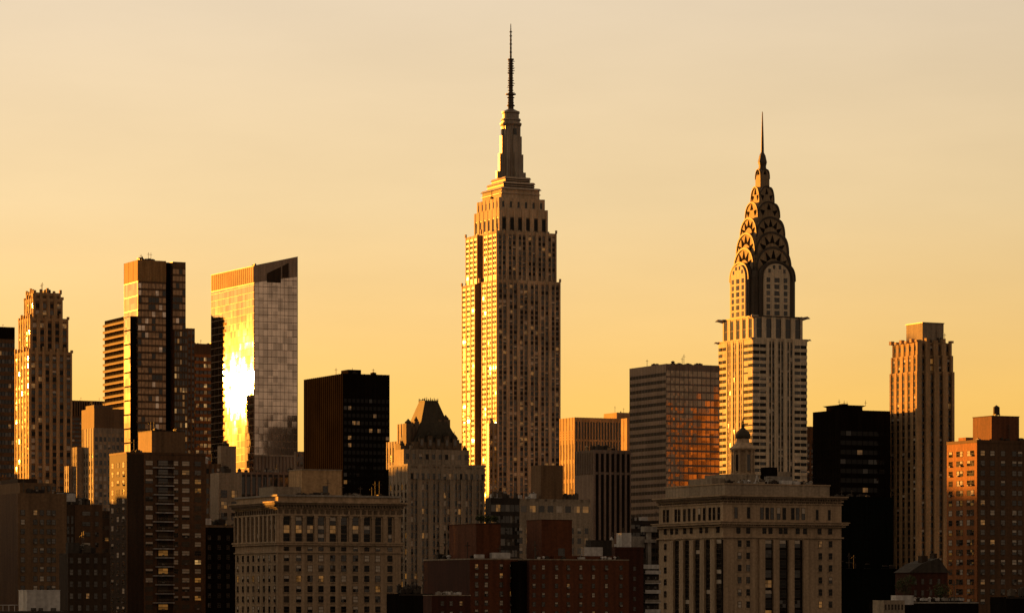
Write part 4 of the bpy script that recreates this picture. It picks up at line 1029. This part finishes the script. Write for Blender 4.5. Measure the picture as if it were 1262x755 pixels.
# upper floor
for p_ in (907, 922.5): b.window('R', 0, b.u(p_), (Z(624) + Z(638)) / 2, 1.1, Z(624) - Z(638), rch())
for p_ in (1007, 1022): b.window('R', 0, b.u(p_), (Z(626) + Z(639)) / 2, .9, Z(626) - Z(639), rch())
for p_ in (939, 945.5, 951.5, 959.5, 966.5, 977, 983, 990): b.window('R', 0, b.u(p_), (Z(624) + Z(639)) / 2, 1.2, Z(624) - Z(639), rch())
for i, p_ in enumerate((818.5, 823, 833, 837, 843.5, 849.5, 855.5, 862, 868, 875, 880, 886)): b.window('L', 0, b.vv(p_), (Z(624) + Z(640)) / 2, 1.5, Z(624) - Z(640), rch())
# mezzanine
for p_ in (910, 922, 942, 949.5, 962, 968, 983, 992, 1010, 1023): b.window('R', 0, b.u(p_), Z(653), 1.35, 1.75, rch())
for p_ in (820, 828, 834, 844, 852, 864, 871, 885): b.window('L', 0, b.vv(p_), Z(652), 1.8, 1.75, rch())
for p_ in (911.5, 922, 1011, 1023.5):
    for k in range(7): b.window('R', 0, b.u(p_), Z(669) - 3.58 * k, 1.25, 1.95, random.choices(ks, ws)[0])
for k in range(7): b.window('L', 0, b.vv(820), Z(671) - 3.58 * k, 1.6, 1.9, rch())
for p_, w_ in ((946.5, 2.5), (964.5, 2.3), (982.5, 2.0)):
    for k in range(8): b.window('R', 0, b.u(p_), Z(669) - 2.95 * k, w_, 2.3, random.choice(['ink', 'ink', 'dark', 'half', 'lit' if k > 2 else 'ink']))
for p_ in (836, 848, 861, 874, 886):
    for k in range(8): b.window('L', 0, b.vv(p_), Z(669) - 2.95 * k, 3.2, 2.6, rch())
for p_, w_ in ((946.5, 1.9), (964.5, 1.8), (982.5, 1.7)): b.wall.box(b.u(p_) - w_, b.u(p_) + w_, -.03, 0, 0, Z(664), tri_dk)
for p_ in (836, 848, 861, 874, 886): b.wall.box(-.03, 0, b.vv(p_) - 2.6, b.vv(p_) + 2.6, 0, Z(664), tri_dk)
mb = MB()
for p_ in (938, 955.5, 974, 992): u_ = b.u(p_); mb.box(u_ - 1.0, u_ + 1.0, -.75, 0, 0, Z(664), granite)
for p_ in (829.5, 842, 854.5, 867.5, 880.5): u_ = b.vv(p_); mb.box(-.75, 0, u_ - 1.3, u_ + 1.3, 0, Z(664), granite)
b.part('pilaster_row', mb)
mb = MB()
for p_ in (911.5, 922, 1011, 1023.5):
    for k in range(7): u_ = b.u(p_); mb.box(u_ - .9, u_ + .9, -.2, 0, Z(669) - 3.58 * k - 1.2, Z(669) - 3.58 * k - 1.0, granite)
for p_ in (907, 922.5, 1007, 1022): u_ = b.u(p_); mb.box(u_ - .9, u_ + .9, -.2, 0, Z(641) - .1, Z(640), granite)
b.part('window_sills', mb)
mb = MB()
for y_, hh, ov in ((648, .5, .9), (645.5, .55, 1.6), (642.8, .25, 1.9), (662, .45, .55), (620, .3, .35)):
    zz = Z(y_); mb.box(-ov, W_ + ov, -ov, P_ + ov, zz, zz + hh, granite)
dentils(mb, 'R', -.9, -.5, W_, Z(646.6), .35, .45, .35, .3, granite_dk); dentils(mb, 'L', -.9, -.5, P_, Z(646.6), .35, .45, .35, .3, granite_dk)
b.part('string_course', mb)
mb = MB(); z_ = b.h
mb.box(-1.3, W_ + 1.3, -1.3, P_ + 1.3, z_ - .5, z_, granite_dk); mb.box(-1.6, W_ + 1.6, -1.6, P_ + 1.6, z_, z_ + .4, granite)
mb.box(-.5, W_ + .5, -.5, P_ + .5, z_ - 1.3, z_ - .8, granite)
dentils(mb, 'R', -.5, -.3, W_, z_ - 1.0, .4, .5, .65, .5, granite_dk); dentils(mb, 'L', -.5, -.3, P_, z_ - 1.0, .4, .5, .65, .5, granite_dk)
dentils(mb, 'R', 0, .3, W_, z_ - 2.0, .9, .5, .25, .6, granite_dk); dentils(mb, 'L', 0, .3, P_, z_ - 2.0, .9, .5, .25, .6, granite_dk)
b.part('cornice', mb)
b.done()
zr = Z(596); b.parapet(1.5, W_ - 3.2, 1.5, P_ - 1.5, zr, .35, .5, granite, over=.25, name='coping')
# roof terrace volume and equipment
yc = 16; cx = b.u(915.5, yc)
def zq(y): return b.z(y, cx, yc)
mb = MB(); mb.box(b.u(877, 12), b.u(952, 12), 12, 26, zr, zq(590), conc); mb.box(b.u(895, 11), b.u(936, 11), 11.4, 24, zr, zq(585), conc); b.part('cupola_podium', mb)
mb = MB(); mb.lathe(cx, yc, [(4.0, zq(588)), (4.0, zq(584)), (3.3, zq(583.5)), (2.6, zq(582)), (2.6, zq(556)), (3.4, zq(555)), (3.9, zq(553.5)), (3.9, zq(552)), (3.0, zq(549)), (2.0, zq(545)), (1.85, zq(539.5)), (2.1, zq(539))], granite, 24)
b.part('cupola_drum', mb)
for k in range(10):
    a = 2 * math.pi * k / 10 + .1; mb = MB(); mb.lathe(cx + 3.25 * math.cos(a), yc + 3.25 * math.sin(a), [(.42, zq(584)), (.42, zq(583)), (.3, zq(582.5)), (.26, zq(557)), (.42, zq(556)), (.42, zq(555))], granite, 10)
    b.part('column', mb)
for k in range(5):
    a = 2 * math.pi * (k + .5) / 10 * 2 + .1 + math.pi * .1; mb = MB(); x_, y_ = cx + 2.5 * math.cos(a), yc + 2.5 * math.sin(a); mb.box(x_ - .5, x_ + .5, y_ - .5, y_ + .5, zq(580), zq(560), G_dark); b.part('cupola_window', mb)
mb = MB(); mb.lathe(cx, yc, [(2.15, zq(540)), (2.3, zq(538)), (2.25, zq(535)), (1.8, zq(531.5)), (1.1, zq(529)), (.6, zq(527.5)), (.45, zq(526)), (.6, zq(525)), (.4, zq(523.5)), (.22, zq(521)), (.45, zq(519.8)), (.2, zq(518.5)), (.05, zq(514.5))], copper, 20)
b.part('dome', mb, smooth=True)
b.boxpart('mechanical_box', b.u(946, 9), b.u(958, 9), 9, 13, zr, zq(576), black); b.boxpart('mechanical_box', b.u(948, 6), b.u(977, 6), 6, 9, zr, b.z(585, 0, 6), pale_roof)
b.boxpart('mechanical_box', b.u(960, 8), b.u(976, 8), 8.9, 13, zr, b.z(579, 0, 9), conc); b.boxpart('mechanical_box', b.u(964, 3), b.u(976, 3), 3, 5, zr, b.z(590, 0, 3), white_pt)
mb = MB()
for q in (0, 1.6): mb.tube((b.u(930, 4) + q, 4, zr), (b.u(932, 4) + .3, 4, b.z(584, 0, 4)), .16, white_pt)
b.part('rooftop_frame', mb)
b.roof_units(2, W_ - 6, 2.6, 8, zr, 22, 75, smax=2.2, hmax=1.5, mats=[pale_roof, char, white_pt, conc], ant=3)
b.roof_units(4, 12, 20, P_ - 4, zr, 8, 76, smax=2.2, hmax=1.3, ant=1)

# ================================================================== centre foreground
b = bld('low_rise_pale_building', 'pale terraced apartment block with small windows in front of the tallest skyscraper', 'apartment building', 632, 637, 727, 614, 1250, conc, conc, wy=700, P=24)
b.facade('R', 0, 0, b.W, 0, b.z(641), 10, 3.9, pw=.5, sh=.42, pd=.15, sd=.1, wz=zof(700, 1250), top=1, mats={'dark': 5, 'mid': 2, 'lit': 1.0, 'half': 1})
b.facade('R', 0, 1, b.W, b.z(641), b.h, 8, 4.1, pw=.35, sh=.4, pd=.12, sd=.1, wz=b.z(641), top=1, mats={'dark': 4, 'mid': 2, 'lit': .8, 'blind': 2, 'lit2': .15}); b.done()
x0, x1 = b.u(667, 3), b.u(694, 3); b.boxpart('elevator_tower', x0, x1, 3, 12, b.h, b.z(572, 0, 3), tan_dark)
b.roof_units(1, x0, 1, 12, b.h, 8, 81, mats=[white_pt, conc, roofm], smax=2.2); b.roof_units(x1 - 2, b.W - 1, 1, 12, b.h, 6, 82, smax=1.8)
b = bld('blue_grey_office', 'dark blue grey glass office below the slim pinnacle tower', 'office building', None, 605, 640, 613, 1200, char, char, wy=720, P=5)
b.facade('R', 0, 0, b.W, 0, b.h, 6, 4.2, pw=.08, sh=.4, pd=.1, sd=.2, wz=zof(700, 1200), top=.8, mats={'mid': 4, 'dark': 4, 'lit': .3}); b.done()
b.boxpart('roof_screen', b.u(612), b.u(630), 2, 6, b.h, b.h + 1.5, white_pt); b.roof_units(1, b.W - 1, 1, 4, b.h, 5, 83)
b = bld('grey_infill_block', 'small grey block wedged between the mansard hotel and the dark red box', 'building', None, 594, 606, 652, 1150, granite_dk, granite_dk, wy=720, P=3)
b.facade('R', 0, 0, b.W, 0, b.h, 2, 3.6, pw=.4, sh=.4, pd=.1, sd=.1, wz=zof(720, 1150), mats=DK); b.done()
b = bld('dark_recessed_block', 'dark block in the gap between striped block and cupola building', 'building', None, 764, 820, 641, 1560, char, char, wy=720, P=24)
b.facade('R', 0, 0, b.W, 0, b.h, 9, 3.8, pw=.1, sh=.5, pd=.1, sd=.2, wz=zof(700, 1560), mats={'dark': 4, 'mid': 2}); b.done(); b.roof_units(1, b.W - 1, 1, 14, b.h, 7, 84, mats=[white_pt, char, roofm])

NR = {'dark': 2.5, 'mid': 2.5, 'half': 1.3, 'blind': 1.6, 'lit': .7}
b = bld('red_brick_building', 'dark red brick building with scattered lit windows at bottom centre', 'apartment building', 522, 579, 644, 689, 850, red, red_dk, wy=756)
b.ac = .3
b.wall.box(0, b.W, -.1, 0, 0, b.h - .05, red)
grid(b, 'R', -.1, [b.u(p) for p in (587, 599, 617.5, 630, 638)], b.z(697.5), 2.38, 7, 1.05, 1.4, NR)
b.wall.box(-.02, 0, 0, b.P, 0, b.h - .1, red_dk)  # left wall in a darker red to paint in its shade
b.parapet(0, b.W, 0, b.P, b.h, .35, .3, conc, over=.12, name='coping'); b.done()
x0, x1 = b.u(587, 4), b.u(617, 4); hp = b.z(645, 0, 4)
mb = MB(); mb.box(x0, x1, 4, 4 + 17, b.h, hp, red); mb.box(x0 - .1, x1 + .1, 3.9, 21.1, hp, hp + .15, red_dk); b.part('brick_penthouse', mb)
b.boxpart('white_parapet_box', b.u(586, 2), b.u(597, 2), 2, 3, b.h, b.h + 1.4, white_pt); b.boxpart('white_parapet_box', b.u(606, 2), b.u(629, 2), 2, 3.2, b.h, b.h + 1.9, white_pt)
b.roof_units(1, b.W, 1, 8, b.h, 9, 91, mats=[white_pt, roofm, char], smax=1.5, hmax=1.3, ant=3)
b.roof_units(-3 + 3, 6, 14, b.P - 2, b.h, 8, 92, mats=[roofm, char, white_pt], smax=1.8, hmax=1.8, ant=2)
roof_u = b
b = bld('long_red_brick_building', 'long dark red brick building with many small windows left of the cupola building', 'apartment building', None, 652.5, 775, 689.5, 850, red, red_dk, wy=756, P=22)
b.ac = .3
b.wall.box(0, b.W, -.1, 0, 0, b.h - .05, red); b.wall.box(-2.2, 0, 1.6, 18, 0, b.h - .3, black)  # black filler painted as the dark gap beside the next brick building
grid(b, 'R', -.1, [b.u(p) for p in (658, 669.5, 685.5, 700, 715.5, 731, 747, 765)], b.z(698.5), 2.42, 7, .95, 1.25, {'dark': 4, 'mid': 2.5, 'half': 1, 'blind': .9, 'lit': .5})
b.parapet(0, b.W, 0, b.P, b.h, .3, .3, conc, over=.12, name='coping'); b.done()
mb = MB(); x0, x1 = b.u(667.5, 5), b.u(705, 5); hp = b.z(640, 0, 5); mb.box(x0, x1, 5, 14, b.h, hp, red); mb.box(x0 - .1, x1 + .1, 4.9, 14.1, hp, hp + .15, red_dk); bp_ = b.part('brick_penthouse', mb)
mb = MB(); mb.box(b.u(688, 4.9), b.u(696, 4.9), 4.9, 5, b.h + 1.2, b.h + 3.2, G_dark); mb.build('door', bp_)
b.boxpart('brick_parapet', b.u(683, 3), b.u(758, 3), 3, 8, b.h, b.z(684, 0, 3), red); b.boxpart('white_roof_box', b.u(720, 8), b.u(743, 8), 8.1, 10, b.h, b.z(673, 0, 8), white_pt)
b.boxpart('dark_roof_box', b.u(728, 11), b.u(754, 11), 11, 14, b.h, b.z(664, 0, 11), char)
b.roof_units(1, b.W - 1, 1, 2.7, b.h, 8, 93, mats=[white_pt, roofm], smax=1.1, hmax=.9, ant=2)
b = bld('front_brick_wing', 'low dark red brick wing in front at the bottom, with pale coping', 'building', None, 532, 580, 733.5, 790, red, red_dk, wy=765, P=5)
grid(b, 'R', 0, [b.u(p) for p in (545, 556, 568)], b.z(743), 2.5, 3, .9, 1.2, NR); b.parapet(0, b.W, 0, b.P, b.h, .2, .2, conc, over=.1, name='coping'); b.done()
b.roof_units(1, b.W - .5, 1, 4.5, b.h, 6, 95, mats=[white_pt, pale_roof], smax=1.3, hmax=1.0, ant=0)
b = bld('black_low_roof', 'low black building at the bottom between the two stone and brick buildings', 'building', None, 492, 534, 731, 830, char, black, wy=765, P=8); b.wall.box(0, b.W, -.1, 0, b.h - .5, b.h - .05, char); b.done(); b.roof_units(1, b.W - 1, 1, 7, b.h, 10, 96, mats=[roofm, char], smax=1.6)
b = bld('maroon_block', 'maroon brick block behind the long red building', 'building', None, 758, 793, 673.5, 900, red_dk, red_dk, wy=756, P=14); b.wall.box(0, b.W, -.12, 0, b.h - .7, b.h - .05, red_dk)
grid(b, 'R', 0, [b.u(782)], b.z(700), 2.8, 5, .9, 1.2, {'dark': 1}); b.done()
b.boxpart('white_roof_box', b.u(766, 3), b.u(778, 3), 3, 6, b.h, b.z(656, 0, 3), white_pt); b.boxpart('white_roof_box', b.u(778, 3.1), b.u(795, 3.1), 3.2, 6, b.h, b.z(660, 0, 3), pale_roof)
b.boxpart('vent_stack', b.u(754, 2), b.u(757, 2), 2, 3, b.h - 3, b.z(665, 0, 2), conc); b.roof_units(.5, b.W - .5, 6.5, 12, b.h, 5, 97, mats=[white_pt, char], smax=1.3, ant=2)
b = bld('white_balcony_building', 'narrow white building with balconies against the left side of the cupola building', 'apartment building', None, 793, 812, 695, 905, white_pt, char, wy=756, P=10)
for k in range(6):
    zz = b.z(706) - 2.7 * k; mb = MB(); mb.box(.0, b.W, -1.1, 0, zz - .2, zz, white_pt); mb.box(0, b.W, -1.1, -1.02, zz, zz + .8, pale_roof if k % 2 else white_pt); b.part('balcony', mb)
grid(b, 'R', 0, [b.W * .3, b.W * .75], b.z(701), 2.7, 5, 1.0, 1.4, {'dark': 3, 'lit': 1}); b.wall.box(0, b.W, -.12, 0, b.h - 1.2, b.h - .02, white_pt); b.done()
mb = MB(); mb.box(b.W * .4, b.W * .62, 1, 2.2, b.h, b.z(655, 0, 1), pale_roof); mb.box(b.W * .2, b.W * .9, .6, 3.4, b.z(668, 0, 1), b.z(664, 0, 1), pale_roof); mb.box(b.W * .2, b.W * .95, .6, 3.4, b.z(655, 0, 1), b.z(648, 0, 1), pale_roof); b.part('elevator_shaft', mb)

# ================================================================== lower right
b = bld('pale_box_building', 'small pale building with narrow dark windows at the bottom right', 'building', None, 1089, 1115, 739, 720, conc, conc, wy=900, P=4.5)
for k in range(6): b.window('R', 0, b.W * (k + .6) / 6.4, b.z(747.5), .38, 1.2, 'dark')
b.done(); mb = MB(); mb.box(b.u(1104, 2), b.u(1126, 2), 2, 4, b.h - 1, b.z(733, 0, 3), white_pt)
b.part('rooftop_ducting', mb)
b = bld('dark_gabled_house', 'dark red brick house with gabled roof under the ribbed apartment tower', 'house', None, 1121, 1168, 705, 860, red_dk, red_dk, wy=765, P=7)
grid(b, 'R', 0, [b.u(p) for p in (1128, 1137, 1147, 1157)], b.z(716), 3.0, 4, .9, 1.5, {'dark': 1}); b.done()
mb = MB(); mb.prism([(-.4, b.h), (b.W + .4, b.h), (b.W * .75, b.z(687)), (b.W * .3, b.z(694))], -.3, 7.3, 'y', roofm); b.part('roof', mb)
b.boxpart('chimney', b.u(1139), b.u(1146), 1, 3, b.h, b.z(684), brown_dk); b.boxpart('chimney', b.u(1156), b.u(1160), 2, 4, b.h, b.z(681), brown_dk)
b = bld('flat_dark_building', 'long low dark building with white roof clutter at the bottom right', 'building', None, 1112, 1206, 741, 740, char, black, wy=765, P=14)
b.wall.box(0, b.W, -.1, 0, b.h - .35, b.h - .05, pale_roof); b.done(); b.roof_units(.5, b.W - .5, .5, 6, b.h, 20, 101, mats=[white_pt, pale_roof, char], smax=1.2, hmax=.9, ant=2)
b = bld('right_edge_block', 'dark block cut by the bottom right corner of the photo', 'building', None, 1240, 1300, 735, 700, char, black, wy=765, P=6); b.wall.box(0, b.W, -.1, 0, b.h - .35, b.h - .05, char)
b.done(); b.roof_units(.5, b.W - .5, .5, 5, b.h, 8, 103, smax=1.6)
b = bld('black_street_block', 'black unlit block between the cupola building and the ribbed tower at the bottom', 'building', None, 1032, 1125, 700, 1100, black2, black2, wy=800, P=20)
b.wall.box(0, b.W, -.1, 0, b.h - .5, b.h - .05, black2); b.done(); b.roof_units(1, b.W - 1, 1, 18, b.h, 6, 104, mats=[black2, char])

# trees and roof planting
def tree(name, label, cat, x, y, z, h, r, seed, n=500, trunk=True):
    rnd = random.Random(seed)
    root = bpy.data.objects.new(name, None); col.objects.link(root); root.location = (x, y, z); root['label'] = label; root['category'] = cat
    mb = MB(); mb.tube((0, 0, 0), (.1, 0, h * .6), h * .035, wood, 7, h * .015)
    for k in range(5):
        a = rnd.uniform(0, 6.28); mb.tube((.05, 0, h * (.35 + .06 * k)), (r * .6 * math.cos(a), r * .6 * math.sin(a), h * (.6 + .07 * k)), h * .014, wood, 5, h * .005)
    mb.build('trunk', root)
    mb = MB(); lobes = [(rnd.uniform(-.5, .5) * r, rnd.uniform(-.5, .5) * r, h * rnd.uniform(.5, .85), r * rnd.uniform(.35, .6)) for _ in range(8)]
    for i in range(n):
        lx, ly, lz, lr = rnd.choice(lobes)
        v = Vector((rnd.gauss(0, 1), rnd.gauss(0, 1), rnd.gauss(0, .8))).normalized() * lr * rnd.uniform(.5, 1.05)
        p = Vector((lx, ly, lz)) + v; s_ = rnd.uniform(.12, .3); a, c2 = Vector((rnd.gauss(0, 1), rnd.gauss(0, 1), rnd.gauss(0, 1))).normalized(), Vector((rnd.gauss(0, 1), rnd.gauss(0, 1), rnd.gauss(0, 1))).normalized()
        mb.raw([p - a * s_, p + c2 * s_ * .7, p + a * s_, p - c2 * s_ * .7], [(0, 1, 2, 3)], leaf)
    mb.build('crown', root)
D_ = 845
tree('street_tree', 'dark tree left of the gabled brick house under the ribbed tower', 'tree', wpos(1117, 850), 850, 16, zof(704, 850) - 16, 3.2, 3, 900)
tree('street_tree', 'dark tree beside the rust brick apartments, right of the gabled house', 'tree', wpos(1163, 852), 852, 14, zof(716, 852) - 14, 3.0, 4, 900)
for i, (px, w) in enumerate(((592, 1.5), (600, 1.9), (609, 1.4))):
    lab = ['leftmost', 'middle', 'rightmost'][i] + ' of the three green shrubs above the dark red penthouse box'
    tree('roof_shrub', lab, 'shrub', wpos(px, 874), 868 + 3 * i, zof(645.5, 868), 2.4, w, 10 + i, 400)

# ------------------------------------------------ unseen blocks added beyond the left edge to throw shadow on the lower storeys
PV = Vector((math.cos(SUN_AZ), math.sin(SUN_AZ))); SV = Vector((-math.sin(SUN_AZ), math.cos(SUN_AZ)))
def shade_block(p0, p1, q, top, lab, m, steps):
    cp = PV * ((p0 + p1) / 2) + SV * q
    root = bpy.data.objects.new('added_shade_block', None); col.objects.link(root); root.location = (cp.x, cp.y, 0); root.rotation_euler = (0, 0, SUN_AZ)
    root['label'] = lab; root['category'] = 'building'; root['group'] = 'added shade blocks beyond the left edge'
    rnd = random.Random(int(p0)); mb = MB(); w = (p1 - p0) / steps
    for i in range(steps):
        x0 = -(p1 - p0) / 2 + i * w; hh = top + rnd.uniform(-4, 3); mb.box(x0, x0 + w - .02 * i, -10 - i * .05, 14 + i * .05, 0, hh, m)
        for k in range(int(hh / 4)): mb.box(x0 + .5, x0 + w - .6, -10.3 - i * .05, -9.9, hh - 3.4 - 4 * k, hh - 1.4 - 4 * k, G_mid)
        mb.box(x0 + w * .3, x0 + w * .6, -4, 4, hh, hh + 2.5, m)
    mb.build('wall', root)
for p0, p1, q, top, lab, m, st in (
    (350, 560, 775, 47, 'low shade row added out of frame, nearest the camera', tan, 8),
    (560, 672, 985, 76, 'tan shade terrace added out of frame behind the low row', tan, 5),
    (674, 725, 985, 66, 'narrow tan shade block added out of frame beside the tan terrace', tan, 3),
    (728, 800, 1040, 100, 'tall brown shade block added out of frame behind the tan terrace', brown, 4),
    (815, 880, 1150, 92, 'grey pair of shade towers added out of frame to the left', conc, 4),
    (892, 950, 1262, 106, 'tall stone shade block added out of frame beside the low stone row', granite, 2),
    (952, 972, 1262, 75, 'low stone shade row added out of frame', granite, 3),
    (972, 1052, 1385, 103, 'brown stepped shade row added out of frame', brown, 5),
    (1060, 1120, 1470, 93, 'dark shade row added out of frame behind the brown one', tan_dark, 4),
    (1205, 1285, 1660, 128, 'tall concrete shade row added out of frame', conc, 6),
    (1284, 1299, 1705, 161, 'slender tower added out of frame to darken the mirror glass, beside the concrete row', brown_dk, 2),
    (1555, 1700, 2160, 137, 'farthest tall shade row added out of frame', tan, 8)):
    shade_block(p0, p1, q, top, lab, m, st)
# the street goes on past the right edge of the photo
for nm, lab, xc_, xr_, y_, D_, m_, m2_ in (
    ('apartment_building', 'brown apartment block out of frame next to the rust brick one', 1330, 1400, 610, 1060, brown, brown_dk),
    ('loft_building', 'grey loft block out of frame past the brown apartment block', 1440, 1530, 640, 1120, conc, granite_dk),
    ('office_building', 'dark office block out of frame, farthest to the right', 1560, 1650, 590, 1250, tan_dark, char)):
    b = bld(nm, lab, 'building', None, xc_, xr_, y_, D_, m_, m2_, wy=740, P=22)
    b.facade('R', 0, 0, b.W, 0, b.h, 7, 3.5, pw=.45, sh=.45, pd=.25, sd=.12, wz=zof(740, D_), top=1.5, mats=DK); b.done(); b.roof_units(1, b.W - 1, 1, 14, b.h, 6, xc_)
# the sunlit slab beyond the right edge that the banded glass mirrors
b = bld('golden_mirrored_tower', 'sunlit tan slab beyond the right edge, mirrored in the banded glass', 'office building', None, 631 + 466 / 1432 * 4000, 1900, None, 1432, tan, tan, wy=640, P=44, W=25)
b.h = 143; b.wall = MB(); b.wall.box(0, 25, 0, 44, 0, 143, tan)
b.facade('L', 0, 0, 44, 0, 143, 9, 3.9, pw=.4, sh=.45, pd=.4, sd=.2, wz=60, top=4, mats={'dark': 2, 'mid': 2}); b.done()
